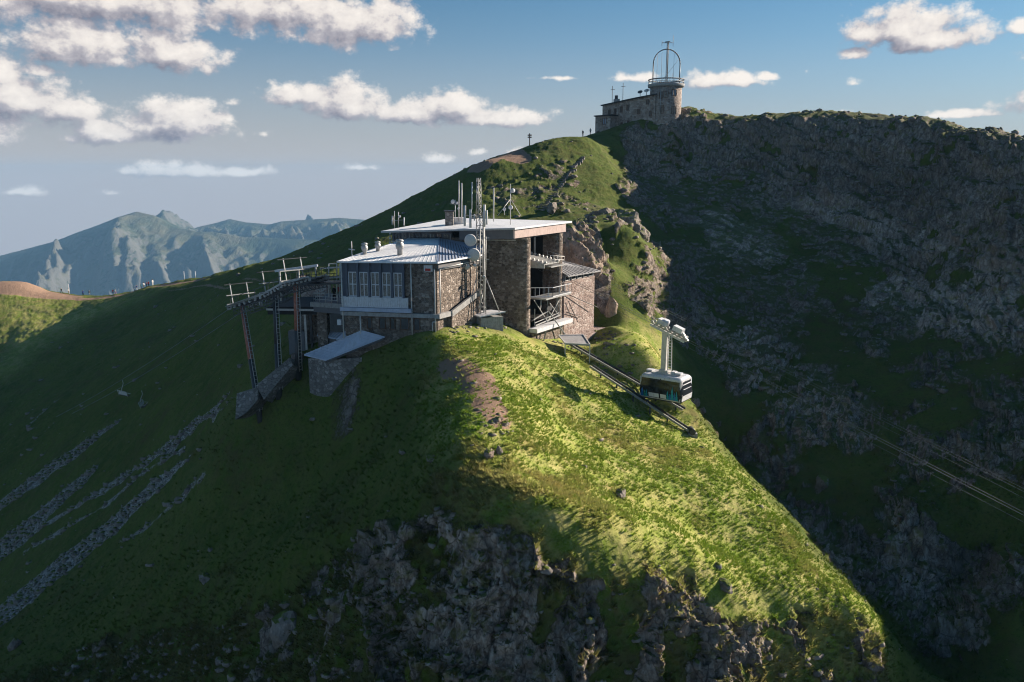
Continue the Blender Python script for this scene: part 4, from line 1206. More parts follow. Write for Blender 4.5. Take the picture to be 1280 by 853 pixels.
for k, (X, h, w_, m_) in enumerate([(1.0, .75, .34, 'teal'), (1.28, .55, .3, 'sky_blue'), (1.55, 1.15, .40, 'teal'), (1.85, .7, .32, 'sky_blue'), (2.1, .85, .3, 'teal'), (-2.15, .75, .34, 'sky_blue'), (-1.85, .55, .30, 'green'), (-1.62, .6, .26, 'teal')]):
    mb = MB(); z0 = .36; h *= 1.35; w_ *= 1.25
    tiers = [(0, w_, .45), (.3, w_ * .78, .72), (.58, w_ * .52, 1.0)]
    for (f0, ww, f1) in tiers:
        vs_ = []
        for o_ in (.060 + k * .002, .03):
            for (dx, zf) in ((-ww / 2, f0), (ww / 2, f0), (0, f1)):
                z = z0 + zf * h; vs_.append(cl(X + dx, -(side_x(z)[1] + o_ + f0 * .006), z))
        mb.add(vs_, [(0, 1, 2), (5, 4, 3), (0, 3, 4, 1), (1, 4, 5, 2), (2, 5, 3, 0)])
    mb.build('tree_print', M[m_], cabin)
# hanger with its inspection ladder, carriage with wheels
zt = (tc_.z - cz)
mb = MB(); mb.beam(cl(-.25, -.1, 2.9), cl(-.25, 0, zt - .2), .62, .62, up=tuple(cd)); mb.build('hanger_arm', M['pale_steel'], cabin)
mb = MB()
mb.beam(cl(.28, -.3, 3.0), cl(.22, -.3, zt - .3), .09); mb.beam(cl(.75, -.3, 3.0), cl(.62, -.3, zt - .6), .09)
for k in range(13):
    z = 3.2 + k * .33; mb.beam(cl(.28, -.3, z), cl(.72, -.3, z + .02), .06)
mb.build('hanger_ladder', M['pale_steel'], cabin)
mb = MB(); mb.frame_box(cl(-1.5, -.7, 2.9), cd, cp_, (0, 0, 1), 2.9, 1.4, .16); mb.build('roof_frame', M['pale_steel'], cabin)
mb = MB(); mb.beam(cl(-.25, 0, 2.9), cl(-1.0, 0, 2.98), .2); mb.frame_box(cl(-.7, -.55, 3.05), cd, cp_, (0, 0, 1), 1.1, 1.1, .35); mb.build('hanger_foot', M['pale_steel'], cabin)
for (X, w_, h) in ((1.5, .8, .22), (-2.0, .7, .15), (.95, .5, .3)):
    MB().frame_box(cl(X - w_ / 2, -.35, 3.03), cd, cp_, (0, 0, 1), w_, .7, h).build('roof_box', M['white'], cabin)
up_ = V((-SL * cd.x, -SL * cd.y, 1)).normalized(); al = (cd + V((0, 0, SL))).normalized()
def cg_(s_, y_, h_): return tc_ + al * s_ + cp_ * y_ + up_ * h_
for y_ in (-.35, .35):
    MB().beam(cg_(-2.1, y_, -.22), cg_(2.4, y_, -.22), .16, .26, up=tuple(up_)).build('carriage_beam', M['pale_steel'], cabin)
for k in range(8):
    for y_ in (-.35, .35):
        s_ = -2.0 + k * .6
        MB().tube(cg_(s_, y_ - .07, .16), cg_(s_, y_ + .07, .16), .17, n=12).build('carriage_wheel', M['steel'], cabin)
MB().frame_box(cg_(-1.4, -.45, .35), al, cp_, up_, 1.1, .9, .55).build('brake_housing', M['white'], cabin)
MB().tube(cg_(-.55, 0, .35), cg_(-.55, 0, 1.05), .38, n=12).build('brake_drum', M['white'], cabin)
MB().frame_box(cg_(.55, -.4, .4), (al + up_ * .0), cp_, up_, 1.15, .8, .55).build('brake_housing', M['white'], cabin)
MB().beam(cg_(1.7, 0, .5), cg_(2.6, 0, -.1), .25).build('carriage_link', M['pale_steel'], cabin)
railing(cg_(-1.9, -.6, .1), cg_(-.3, -.6, .1), .8, 3, parent=cabin, r=.025)

# guide beams down the slope
for lab, A, B, w_ in (('upper steel guide beam down the slope behind the hanging cabin', V((7.3, 97.0, -19.9)), V((19.6, 87.8, -25.6)), .32),
                      ('lower steel guide beam down the sunlit slope ending in a small anchor', V((9.3, 91.5, -21.4)), V((19.7, 83.7, -27.0)), .32)):
    g = thing('guide_beam', tuple(A), lab, 'guide beam')
    d = (B - A); sidev = d.cross(V((0, 0, 1))).normalized()
    for s_ in (-1, 1): MB().beam(A + sidev * s_ * w_, B + sidev * s_ * w_, .13, .22).build('beam_rail', M['steel' if s_ > 0 else 'dsteel'], g)
    for k in range(15):
        q = A.lerp(B, (k + .5) / 15); MB().beam(q - sidev * w_, q + sidev * w_, .08, .10).build('cross_tie', M['dsteel'], g)
    for k in range(6):
        q = A.lerp(B, (k + .6) / 6); zg = gz(q.x, q.y) - .4
        if zg < q.z: MB().beam(V((q.x, q.y, zg)), q - V((0, 0, .05)), .16).build('beam_post', M['dsteel'], g)
    if 'anchor' in lab:
        mb = MB(); mb.frame_box(B + V((-.5, -.4, -1.1)), (1, 0, 0), (0, 1, 0), (0, 0, 1), 1.0, .8, 1.0); mb.build('anchor_block', M['concrete'], g)
        MB().tube(B + V((-.1, -.6, .15)), B + V((-.1, .6, .15)), .35, n=12).build('anchor_sheave', M['dsteel'], g)
pf = thing('grate_platform', tuple(loc(4, 4, -19.6)), 'small steel grate platform with pale edge bars just below the cable car bay', 'platform')
c0, c1, c2, c3 = loc(2.0, 4.6, -18.85), loc(4.2, 2.2, -19.2), loc(6.4, 4.4, -19.5), loc(3.9, 7.6, -19.1)
MB().slab([c0, c1, c2, c3], .12).build('grate', M['roof_grey'], pf)
for a, b in ((c0, c1), (c1, c2), (c2, c3), (c3, c0)): MB().beam(a + V((0, 0, .06)), b + V((0, 0, .06)), .12).build('edge_bar', M['pale_steel'], pf)
for c in (c1, c2): MB().beam(V((c.x, c.y, gz(c.x, c.y) - .3)), c, .12).build('leg', M['pale_steel'], pf)

# ---------------------------------------------------------------- lattice mast and roof aerials
MX, MY = -3.55, 90.2
ms = thing('lattice_mast', (MX, MY, -15.4), 'tall steel lattice mast with drum dishes on a concrete slab before the tower wall', 'mast')
mb = MB(); mb.slab([at(583, 391, 90.6), at(600, 396, 88.6), at(632, 389.5, 90.0), at(612, 387, 92.6)], .12); mb.build('slab_top', M['white'], ms)
q = [at(590, 392, 90.5), at(601, 396, 89.0), at(629, 390.5, 90.1), at(612, 388, 92.2)]
MB().prism([(p.x, p.y) for p in q], -17.6, -15.3).build('slab_base', M['concrete'], ms)
def lattice(parent, cx, cy, z0, z1, w0, w1, n_, r=.05, mat='steel'):
    legs = []
    for k in range(3):
        t = 2 * math.pi * k / 3 + .5
        a = V((cx + math.cos(t) * w0, cy + math.sin(t) * w0, z0)); b = V((cx + math.cos(t) * w1, cy + math.sin(t) * w1, z1)); legs.append((a, b))
        MB().tube(a, b, r, n=6).build('mast_leg', M[mat], parent)
    mb = MB()
    for i in range(n_):
        for k in range(3):
            a, b = legs[k]; c, d = legs[(k + 1) % 3]
            p0, p1 = a.lerp(b, i / n_), c.lerp(d, (i + 1) / n_); q0 = c.lerp(d, i / n_)
            mb.tube(p0, p1, r * .5, n=4); mb.tube(p0, q0, r * .5, n=4)
    o = mb.build('lattice_bracing', M[mat], parent); o['kind'] = 'stuff'
lattice(ms, MX, MY, -15.2, -4.0, .62, .5, 11, .06)
lattice(ms, MX - .15, MY, -4.0, 0.2, .36, .24, 7, .045)
MB().tube((MX + .35, MY, -15.2), (MX + .35, MY, -3.5), .10, n=8).build('mast_tube', M['steel'], ms)
for (a, b) in (((MX + .5, MY - .4, -10.6), (MX + 2.3, MY - .3, -15.2)), ((MX - .5, MY - .3, -11.0), (MX - 1.6, MY - .5, -15.2)), ((MX + .4, MY - .3, -8.0), (MX + .6, MY - .6, -15.2))):
    MB().tube(a, b, .06, n=6).build('stay', M['steel'], ms)
def drum(px, py, Y, r, parent, depth=.45, name='drum_dish', aim=(.05, -1, -.08)):
    p = at(px, py, Y); ax_ = V(aim).normalized()
    mb = MB(); mb.lathe(p, [(0, .0), (r * .96, .0), (r, -.04), (r, -depth), (r * .6, -depth - .12), (0, -depth - .15)], 24, axis=ax_)
    o = mb.build(name, M['dish'], parent)
    return o
for (px, py, Y, r, dp) in ((588, 301, 89.1, .66, .5), (592, 319, 89.0, .70, .5), (583, 333.5, 89.2, .36, .3), (593.5, 332, 89.3, .19, .2), (605, 346.5, 89.4, .18, .2)):
    o = drum(px, py, Y, r, ms, dp)
    c = at(px, py, Y); MB().tube(c + V((0, dp, 0)), V((MX, MY, c.z)), .05, n=5).build('dish_arm', M['steel'], ms)
for (px, y0, y1, w_) in ((581, 257, 283, .26), (588, 262, 285, .28), (605.5, 256, 284, .26), (608.5, 263, 281, .18), (593, 268, 276, .16)):
    a, b = at(px, y1, 89.8), at(px, y0, 89.9)
    MB().tube(a, b, w_ / 2, n=8).build('panel_antenna', M['dish'], ms)
    m_ = (a + b) / 2; MB().tube(m_, V((MX - .15, MY, m_.z)), .035, n=4).build('antenna_arm', M['steel'], ms)
for (px, y0, y1) in ((590, 228, 262), (596.5, 233, 250), (598.5, 240, 262), (603, 300, 338), (607.5, 296, 338)):
    MB().tube(at(px, y1, 90.0), at(px, y0, 90.0), .05 if px != 590 else .085, n=6).build('whip_antenna', M['pale_steel'], ms)
for z in (-4.1, -6.4, -8.8):
    MB().beam((MX - .9, MY - .1, z), (MX + 1.0, MY - .1, z + .02), .09).build('crossarm', M['steel'], ms)

def roof_z(x, y): return -5.2
def aerial(px, y0, y1, Y, r, label, extra=None, mat='pale_steel'):
    a, b = at(px, y1, Y), at(px, y0, Y)
    t = thing('roof_aerial', tuple(a), label, 'aerial')
    MB().tube(a - V((0, 0, .9)), b, r, n=6).build('pole', M[mat], t)
    if extra: extra(t)
    return t
def ex1(t):
    for py_, r in ((252, .24), (254.5, .16)):
        pass
    drum(566, 252.5, 101, .26, t, .2, 'small_dish'); drum(571, 254, 101, .15, t, .2, 'small_dish'); drum(573, 261, 101.5, .14, t, .2, 'small_dish')
    MB().beam(at(562, 255, 101.1), at(575, 256, 101.1), .05).build('crossarm', M['steel'], t)
aerial(569, 250, 268, 101.2, .05, 'short pole with small round dishes above the stone chimney on the main roof', ex1)
aerial(573.5, 226, 268, 102.5, .07, 'tall thin white aerial behind the chimney, left of the lattice mast')
aerial(577, 229, 270, 101.5, .09, 'thicker tall white aerial close to the left side of the lattice mast')
aerial(617, 235, 268, 99.5, .09, 'single tapering white aerial on the roof right of the lattice mast')
def ex2(t):
    drum(641.5, 238.5, 97.6, .27, t, .2, 'small_dish', (.5, -1, 0)); drum(638, 259.5, 97.6, .26, t, .2, 'small_dish', (-.2, -1, 0)); drum(630.5, 262, 98, .19, t, .2, 'small_dish')
    MB().tube(at(638, 249, 98), at(651, 270, 98.5), .035, n=4).build('guy_wire', M['steel'], t)
    MB().tube(at(638, 249, 98), at(622, 270, 96), .035, n=4).build('guy_wire', M['steel'], t)
    MB().tube(at(630.5, 262, 98.1), at(630.5, 269, 98.1), .035, n=4).build('dish_pole', M['steel'], t)
aerial(638, 230, 272, 98, .055, 'guyed pole with two round white dishes at the right end of the main roof', ex2)
def ex3(t):
    MB().tube(at(498, 265, 103), at(498, 284, 103), .05, n=5).build('pole', M['steel'], t)
    MB().tube(at(490.5, 270, 103), at(490.5, 281, 103), .11, n=6).build('panel_antenna', M['dish'], t)
    MB().tube(at(505, 272, 103), at(505, 282, 103), .09, n=6).build('panel_antenna', M['dish'], t)
    MB().beam(at(489, 276, 103), at(506, 275, 103), .05).build('crossarm', M['steel'], t)
    drum(499.5, 271, 102.8, .16, t, .15, 'small_dish')
aerial(493, 264, 284, 103, .04, 'cluster of short aerials at the left end of the main roof', ex3)
def ex4(t):
    for k, py in enumerate((292, 298, 304)): drum(487.5, py, 98.6, .14, t, .15, 'lamp_housing')
aerial(487.5, 290, 312, 99.0, .05, 'short pole with three small white fittings at the far left corner of the long wall', ex4, 'steel')
# ---------------------------------------------------------------- chairlift left of the station
S1, S2, S3, S4 = V((-32.8, 96, -14.8)), V((-27.3, 91.2, -12.75)), V((-23.95, 88.0, -11.0)), V((-21.2, 87.2, -10.35))
def ptop(px, py, Y): return at(px, py, Y)
cdir = (S2 - S1).normalized(); cside = V((-cdir.y, cdir.x, 0)).normalized() * -1
def pylon(top, foot_px, Yf, label):
    foot = at(foot_px[0], foot_px[1], Yf)
    foot.z = min(foot.z, gz(foot.x, foot.y) ) - .3
    t = thing('lift_pylon', tuple(foot), label, 'pylon')
    knee = top.lerp(foot, .48)
    MB().tube(foot, knee, .38, .30, n=12).build('lower_shaft', M['dsteel'], t)
    MB().tube(knee, top, .30, .24, n=12).build('upper_shaft', M['dsteel'] if 'middle' in label else M['rust'], t)
    lad = MB(); d = (top - foot).normalized(); sd = V((.36, -.32, 0))
    a, b = foot.lerp(top, .1) + sd, top + sd * .9
    e = d.cross(sd).normalized() * .2
    lad.tube(a - e, b - e, .035, n=4); lad.tube(a + e, b + e, .035, n=4)
    n_ = 26
    for k in range(n_): q = a.lerp(b, (k + .5) / n_); lad.tube(q - e, q + e, .025, n=4)
    lad.build('ladder', M['pale_steel'], t)
    # crossarm with a service frame above
    for h in (0.15, 1.25):
        MB().beam(top + cside * 1.9 + V((0, 0, h)), top - cside * 1.9 + V((0, 0, h)), .16 if h < 1 else .10).build('crossarm', M['steel'], t)
    for s_ in (-1.1, 1.1):
        MB().beam(top + cside * s_ + V((0, 0, .15)), top + cside * s_ * 1.0 + V((0, 0, 2.7)) - cdir * .5, .10).build('frame_post', M['steel'], t)
    MB().beam(top + cside * 1.9 + V((0, 0, 2.6)) - cdir * .4, top - cside * 1.9 + V((0, 0, 2.6)) - cdir * .4, .08).build('top_bar', M['dsteel'], t)
    return t
pylon(S1, (323, 477), 88.5, 'left chairlift pylon with pale red upper shaft, nearest the slope edge')
pylon(S2, (347, 461), 88.5, 'middle chairlift pylon, dark all the way up')
pylon(S3, (371, 432), 90.0, 'right chairlift pylon beside the dark canopy with rust red upper shaft')
tr = thing('sheave_train', tuple(S1), 'long line of chairlift rope wheels with catwalk running across all three pylons', 'rope wheel line')
for s_, nm in ((-1.45, 'near'), (1.45, 'far')):
    line = [S1 + cside * s_ - cdir * .6, S1 + cside * s_, S2 + cside * s_, S3 + cside * s_, S4 + cside * s_ * .8]
    for i in range(len(line) - 1): MB().beam(line[i] + V((0, 0, .05)), line[i + 1] + V((0, 0, .05)), .12, .2).build('wheel_beam', M['steel'], tr)
    nW = 26
    for k in range(nW):
        f = k / (nW - 1) * 3.999; i = int(f); q = line[min(i, 3)].lerp(line[min(i, 3) + 1], f - i) if i > 0 else line[0].lerp(line[1], f)
        MB().tube(q - cside * .08 - V((0, 0, .22)), q + cside * .08 - V((0, 0, .22)), .23, n=12).build('rope_wheel', M['steel'], tr)
    for i in range(1, 4):
        a, b = line[i] + V((0, 0, .9)), line[i + 1] + V((0, 0, .9))
        MB().beam(a, b, .06).build('hand_rail', M['dsteel'], tr)
        for k in range(5): q = a.lerp(b, k / 4); MB().beam(q - V((0, 0, .9)), q, .05).build('rail_post', M['dsteel'], tr)
    MB().beam(line[1] + cside * .45, line[4] + cside * .45 * (1 if s_ > 0 else 1), .5, .05).build('catwalk', M['steel'], tr)
truss = MB()
ln = [S1 - V((0, 0, .55)), S2 - V((0, 0, .55)), S3 - V((0, 0, .55)), S4 - V((0, 0, .55))]
for i in range(3):
    for s_ in (-1.1, 1.1):
        a, b = ln[i] + cside * s_, ln[i + 1] + cside * s_
        truss.beam(a, b, .12); truss.beam(a - V((0, 0, .7)), b - V((0, 0, .7)), .12)
        n_ = 6
        for k in range(n_):
            truss.beam(a.lerp(b, k / n_), a.lerp(b, (k + 1) / n_) - V((0, 0, .7)), .06); truss.beam(a.lerp(b, k / n_), a.lerp(b, k / n_) - V((0, 0, .7)), .06)
    for k in range(8):
        q = ln[i].lerp(ln[i + 1], k / 8); truss.beam(q - cside * 1.7 + V((0, 0, .35)), q + cside * 1.7 + V((0, 0, .35)), .09)
truss.build('truss', M['dsteel'], tr)['kind'] = 'stuff'
dk = MB(); e0, e1 = S3 + V((.6, -.2, -.35)), V((-18.6, 88.6, -11.1)); dk.beam(e0, e1, 2.2, .16); dk.build('link_deck', M['dsteel'], tr)
railing(e0 + V((0, -1.0, .1)), e1 + V((0, -1.0, .1)), 1.0, 5, 'dsteel', tr, mids=2)
# white drive beam and head frame towards the terrace
hb = thing('drive_beam', tuple(S3), 'long white steel beam on posts between the right pylon and the terrace', 'steel beam')
a, b = at(344, 339, 91), at(397, 332, 89.5)
MB().beam(a, b, .22, .26).build('beam', M['white'], hb)
for f, z0 in ((.1, -3.5), (.55, -2.6), (.95, -2.4)):
    q = a.lerp(b, f); MB().beam(q + V((0, 0, z0)), q, .15).build('post', M['pale_steel'], hb)
MB().beam(at(400, 336, 90), at(428, 334, 90), .14, .16).build('beam', M['pale_steel'], hb)
MB().beam(at(388, 349, 89), at(428, 346, 89), .14, .2).build('beam', M['pale_steel'], hb)
for px in (411, 421, 425): MB().beam(at(px, 330, 90), at(px, 372, 90.2), .10).build('post', M['pale_steel'], hb)
MB().beam(at(411, 330, 90), at(421, 330, 90), .08).build('beam', M['pale_steel'], hb)
# head station under the black canopy
hs = thing('chairlift_station', (-25, 94, -19), 'open chairlift station under flat black canopy on slim pale posts, beside the stone terrace', 'chairlift station')
k0, k1, k2, k3 = at(334, 384, 94), at(397, 384, 92.5), at(404, 371, 96), at(352, 372, 98)
MB().slab([k3, k2, k1, k0], .9).build('canopy', M['black'], hs)
MB().beam(at(333, 387, 93.6), at(400, 388, 92.2), .14, .22).build('edge_beam', M['pale_steel'], hs)
for px, y1 in ((372, 430), (381, 428), (388, 424)):
    q = at(px, 388, 93.2); MB().beam(V((q.x, q.y, gz(q.x, q.y) - .4)), q, .26).build('post', M['pale_steel'] if px < 385 else M['dsteel'], hs)
w = MB(); w.prism([(-25.6, 94.6), (-22.6, 93.8), (-22.3, 97), (-25.4, 97.8)], -21, -14.9); w.build('stone_wall', M['stone_grey'], hs)
MB().prism([(-26.6, 93.4), (-24.6, 93.0), (-24.5, 94), (-26.4, 94.4)], -21, -17.6).build('control_cabin', M['panel2'], hs)
MB().lathe(at(326, 379, 93), [(0, -.3), (.2, -.3), (.28, .25), (0, .3)], 10).build('lamp_shade', M['dish'], hs)
# lit stone wall and gravel behind the canopy
lw = MB(); lw.prism([(at(378, 356, 103).x, 103), (at(404, 352, 100).x, 100), (at(412, 360, 99).x, 99.8), (at(376, 368, 102).x, 102)], -19, lambda x, y: -12.1 - (x + 26) * -.02)
tag(lw.build('stone_wall', M['stone_lit']), 'low sunlit rubble wall behind the black canopy', 'wall')
bx_ = MB(); q = at(367, 448, 91); bx_.frame_box(V((q.x - .3, q.y, q.z - 1.6)), (1, -.1, 0), (.1, 1, 0), (0, 0, 1), 1.1, 1.2, 2.0)
tag(bx_.build('stone_block', M['stone_lit']), 'small reddish masonry block on the slope left of the outbuilding', 'masonry block')
pl = thing('pylon_plinth', (-30, 88, -24), 'wedge of pale rubble masonry under the left chairlift pylon', 'plinth')
def wedge(pts, th, name, mat):
    p = [V(x) for x in pts]; n_ = len(p)
    mb = MB(); mb.add(p + [x + V(th) for x in p], [tuple(range(n_)), tuple(range(n_, 2 * n_))[::-1]] + [(i, n_ + i, n_ + (i + 1) % n_, (i + 1) % n_) for i in range(n_)])
    return mb.build(name, M[mat], pl)
wedge([at(296, 492, 88), at(322, 484, 87.5), at(322, 500, 87.0), at(308, 516, 86.4), at(294, 525, 86.2)], (.6, 3.0, -.6), 'front_face', 'stone_grey')
wedge([at(320, 482, 87.6), at(362, 447, 88.6), at(366, 456, 88.3), at(330, 500, 87)], (.5, 2.0, -1.0), 'side_wall', 'stone_grey')

# chairs and ropes
def lift_rope(A, B, sag, label):
    pts = []
    for k in range(13):
        f = k / 12; q = A.lerp(B, f); q.z -= sag * 4 * f * (1 - f); pts.append(q)
    mb = MB(); mb.path(pts, .035, 5); tag(mb.build('lift_rope', M['cable']), label, 'cable')
    return pts
E1 = at(157, 474, 128)
r1 = lift_rope(S1 + V((0, 0, -.25)) - cside * 1.45, E1 + (E1 - S1) * .75, .6, 'chairlift rope descending from the left pylon past the nearer chair')
lift_rope(S1 + V((0, 0, -.25)) + cside * 1.45, E1 + (E1 - S1) * .75 + cside * 2.9, .6, 'second chairlift rope, a little farther out over the slope')
def chair(top, label, yaw):
    t = thing('lift_chair', tuple(top), label, 'lift chair', 'chairs on the chairlift', rz=yaw)
    m_ = M['pale_steel']
    MB().path([(0, 0, .05), (0, -.1, -.5), (.0, .25, -1.3), (0, .35, -1.9)], .045).build('hanger', m_, t, True)
    MB().path([(-1.1, .35, -1.7), (1.1, .35, -1.7)], .04).path([(-1.1, .35, -1.7), (-1.1, .1, -2.6)], .035).path([(1.1, .35, -1.7), (1.1, .1, -2.6)], .035).build('bail', m_, t, True)
    MB().frame_box((-1.05, -.45, -2.55), (1, 0, 0), (0, 1, 0), (0, 0, 1), 2.1, .5, .08).build('seat', M['black'], t, True)
    mb = MB()
    for k in range(4): mb.frame_box((-1.05, .08 + k * .02, -2.4 + k * .14), (1, 0, 0), (0, 1, 0), (0, 0, 1), 2.1, .04, .10)
    mb.build('backrest', m_, t, True)
    MB().path([(-1.0, .05, -2.1), (-1.0, -.55, -2.2), (1.0, -.55, -2.2), (1.0, .05, -2.1)], .03).build('safety_bar', m_, t, True)
    return t
chair(at(153, 476, 127.4), 'nearer empty lift chair hanging below the rope, with its curved hanger in full view', R(150))
chair(at(177, 489, 126), 'farther empty lift chair seen side on, just right of the other chair', R(100))
# ---------------------------------------------------------------- observatory on the summit
ob = thing('mountain_observatory', (34, 228, 14), 'granite mountain observatory with round tower and open metal cage on the summit', 'observatory')
TX, TY = 41.9, 227.0
zb, zt2 = 16.0, 24.6
MB().lathe((TX, TY, 0), [(4.45, zb - 4), (4.3, zb + 2), (4.25, zt2), (0, zt2)], 40).build('round_tower', M['stone_obs'], ob)
MB().lathe((TX, TY, 0), [(4.2, zt2 - .05), (4.85, zt2 + .05), (4.95, zt2 + .75), (4.6, zt2 + .85), (0, zt2 + .9)], 40).build('tower_cornice', M['concrete'], ob)
# front walls of the long wing
F1, F2, F3 = V((25.4, 233.0, 0)), V((33.5, 226.2, 0)), V((38.6, 223.8, 0))
bk = V((-.0, 12, 0))
def rz_(x, y): return 20.3 + (x - 25.4) * .155
MB().prism([(F1.x, F1.y), (F2.x, F2.y), (F3.x, F3.y), (40, 232), (30, 240)], 6, rz_).build('main_wall', M['stone_obs'], ob)
ov = V((-.5, -.5, 0))
rfp = [F1 + V((-.6, -.4, 0)), F2 + V((-.3, -.6, 0)), F3 + V((.3, -.6, 0)), V((40, 232, 0)), V((29.6, 240.4, 0))]
MB().slab([V((p.x, p.y, rz_(p.x, p.y) + .35)) for p in rfp], .33).build('main_roof', M['black'], ob)
G1, G2 = V((23.2, 230.5, 0)), V((27.0, 227.6, 0))
MB().prism([(G1.x, G1.y), (G2.x, G2.y), (29.5, 230.4), (26.5, 235)], 4, 17.2).build('lower_wall', M['stone_obs'], ob)
MB().slab([V((22.7, 230.2, 17.5)), V((27.2, 226.9, 17.6)), V((30, 230.2, 17.6)), V((26.5, 235.4, 17.5))], .28).build('lower_roof', M['black'], ob)
def wins(A, B, spots, zf, w_, h, pane='glass', fr='wood'):
    u_, n_, L_ = seg_frame((A.x, A.y), (B.x, B.y))
    for s_, z in spots: window_on(ob, A, u_, n_, s_ * L_, z, z + h, w_, 2, 1, .12, pane, fr, .1)
wins(F1, F2, [(.18, 17.6), (.36, 17.8), (.55, 18.2), (.75, 18.6)], 0, .85, 1.6)
wins(F1, F2, [(.38, 14.2), (.58, 14.6), (.78, 15.0)], 0, .7, 1.0)
wins(F2, F3, [(.55, 20.0), (.12, 17.5), (.7, 16.9)], 0, .85, 1.3)
wins(G1, G2, [(.50, 14.9)], 0, 1.2, 1.8, 'bluewin'); wins(G1, G2, [(.1, 12.2), (.62, 11.6)], 0, .8, 1.0)
for ang, z, w_, h, pn in ((-100, 21.6, 1.3, 1.7, 'curtain'), (-70, 22.0, 1.5, 1.7, 'bluewin'), (-118, 21.4, .9, 1.7, 'glass'), (-68, 17.3, 1.4, 2.0, 'curtain'), (-112, 17.5, .9, 2.2, 'glass')):
    t = R(ang); c = V((TX + math.cos(t) * 4.18, TY + math.sin(t) * 4.18, 0)); n_ = V((math.cos(t), math.sin(t), 0)); u_ = V((-n_.y, n_.x, 0))
    window_on(ob, c - u_ * w_ / 2 + n_ * .02, u_, n_, 0, z, z + h, w_, 2, 1, .12, pn, 'wood', .12)
MB().tube((TX - 2.1, TY - 4.0, 16), (TX - 2.1, TY - 4.0, 24.6), .09, n=6).build('downpipe', M['steel'], ob)
u_, n_, L_ = seg_frame((F2.x, F2.y), (F3.x, F3.y))
ch_ = V((28.6, 233.0, 0)); c_ = MB().frame_box(ch_ + V((0, 0, 20.6)), (1, 0, 0), (0, 1, 0), (0, 0, 1), 1.6, 1.5, 1.6).build('chimney', M['concrete'], ob)
MB().frame_box(ch_ + V((.3, .3, 22.2)), (1, 0, 0), (0, 1, 0), (0, 0, 1), .8, .8, 1.0).build('chimney_pot', M['dsteel'], c_)
for (x, y, z0, z1) in ((28.0, 232.5, 20.8, 25.6), (30.9, 232, 21.2, 26.4)):
    mb = MB(); mb.tube((x, y, z0), (x, y, z1), .08, n=5); mb.tube((x - .5, y, z1 - 1), (x + .7, y, z1 - .9), .06, n=4); mb.build('roof_mast', M['dsteel'], ob)
for (x, y) in ((35.0, 227.5), (36.6, 226.6), (38.0, 226.4)):
    z = rz_(x, y) + .3
    mb = MB(); mb.tube((x, y, z), (x, y, z + 1.3), .09, n=5); mb.lathe((x, y, z + 1.3), [(0, -.1), (.65, .1), (.7, .2), (0, .25)], 12, axis=(-.3, -.6, .8)); mb.build('roof_dish', M['dish'] if x > 36 else M['dsteel'], ob)
# ring gallery and cage
def ring(z, r, tube_r, name, n=48, mat='dsteel'):
    pts = [V((TX + math.cos(2 * math.pi * k / n) * r, TY + math.sin(2 * math.pi * k / n) * r, z)) for k in range(n + 1)]
    MB().path(pts, tube_r, 6).build(name, M[mat], ob)
ring(zt2 + 1.95, 4.75, .16, 'ring_rail'); ring(zt2 + 1.35, 4.75, .07, 'ring_rail', mat='pale_steel')
for k in range(24):
    t = 2 * math.pi * k / 24; x, y = TX + math.cos(t) * 4.75, TY + math.sin(t) * 4.75
    MB().tube((x, y, zt2 + .7), (x, y, zt2 + 1.95), .06, n=5).build('rail_post', M['pale_steel'], ob)
za, ra = zt2 + 6.2, 3.75
for yaw in (R(8),):
    dx, dy = math.cos(yaw), math.sin(yaw)
    for k, off in enumerate((0, .28)):
        pts = [V((TX - dx * ra, TY - dy * ra + off, zt2 + .8)), V((TX - dx * ra, TY - dy * ra + off, za))]
        for i in range(1, 16):
            t = math.pi - math.pi * i / 16; pts.append(V((TX + dx * ra * math.cos(t), TY + dy * ra * math.cos(t) + off, za + ra * math.sin(t))))
        pts += [V((TX + dx * ra, TY + dy * ra + off, za)), V((TX + dx * ra, TY + dy * ra + off, zt2 + .8))]
        MB().path(pts, .13, 6).build('cage_arch', M['dsteel'], ob)
lattice(ob, TX + .1, TY, zt2 + .8, za + ra + 1.8, .28, .24, 16, .07, 'dsteel')
mb = MB(); z = za + ra + 1.6
mb.tube((TX - 1.5, TY, z), (TX + 1.5, TY, z), .08, n=5); mb.tube((TX - 1.5, TY, z - .9), (TX - 1.5, TY, z + .5), .06, n=4); mb.tube((TX + 1.5, TY, z - .9), (TX + 1.5, TY, z + 1.9), .05, n=4)
mb.tube((TX - .7, TY, z + .2), (TX + .7, TY, z + .35), .12, n=5)
mb.build('wind_instruments', M['dsteel'], ob)
for (a, b) in (((TX + 3.2, TY, za + 1.2), (TX + .3, TY, zt2 + 3.6)), ((TX - 2.0, TY, zt2 + .9), (TX + .3, TY, zt2 + 3.6)), ((TX + 1.5, TY + .3, zt2 + .9), (TX + 1.7, TY, zt2 + 3.8)), ((TX - 1.4, TY, zt2 + .9), (TX - 1.4, TY, za + 3.2)), ((TX - 2.6, TY, zt2 + .9), (TX - 2.6, TY, za + 2.4)), ((TX + 1.9, TY, zt2 + .9), (TX + 1.9, TY, za + 3))):
    MB().tube(a, b, .035, n=4).build('stay_wire', M['dsteel'], ob)

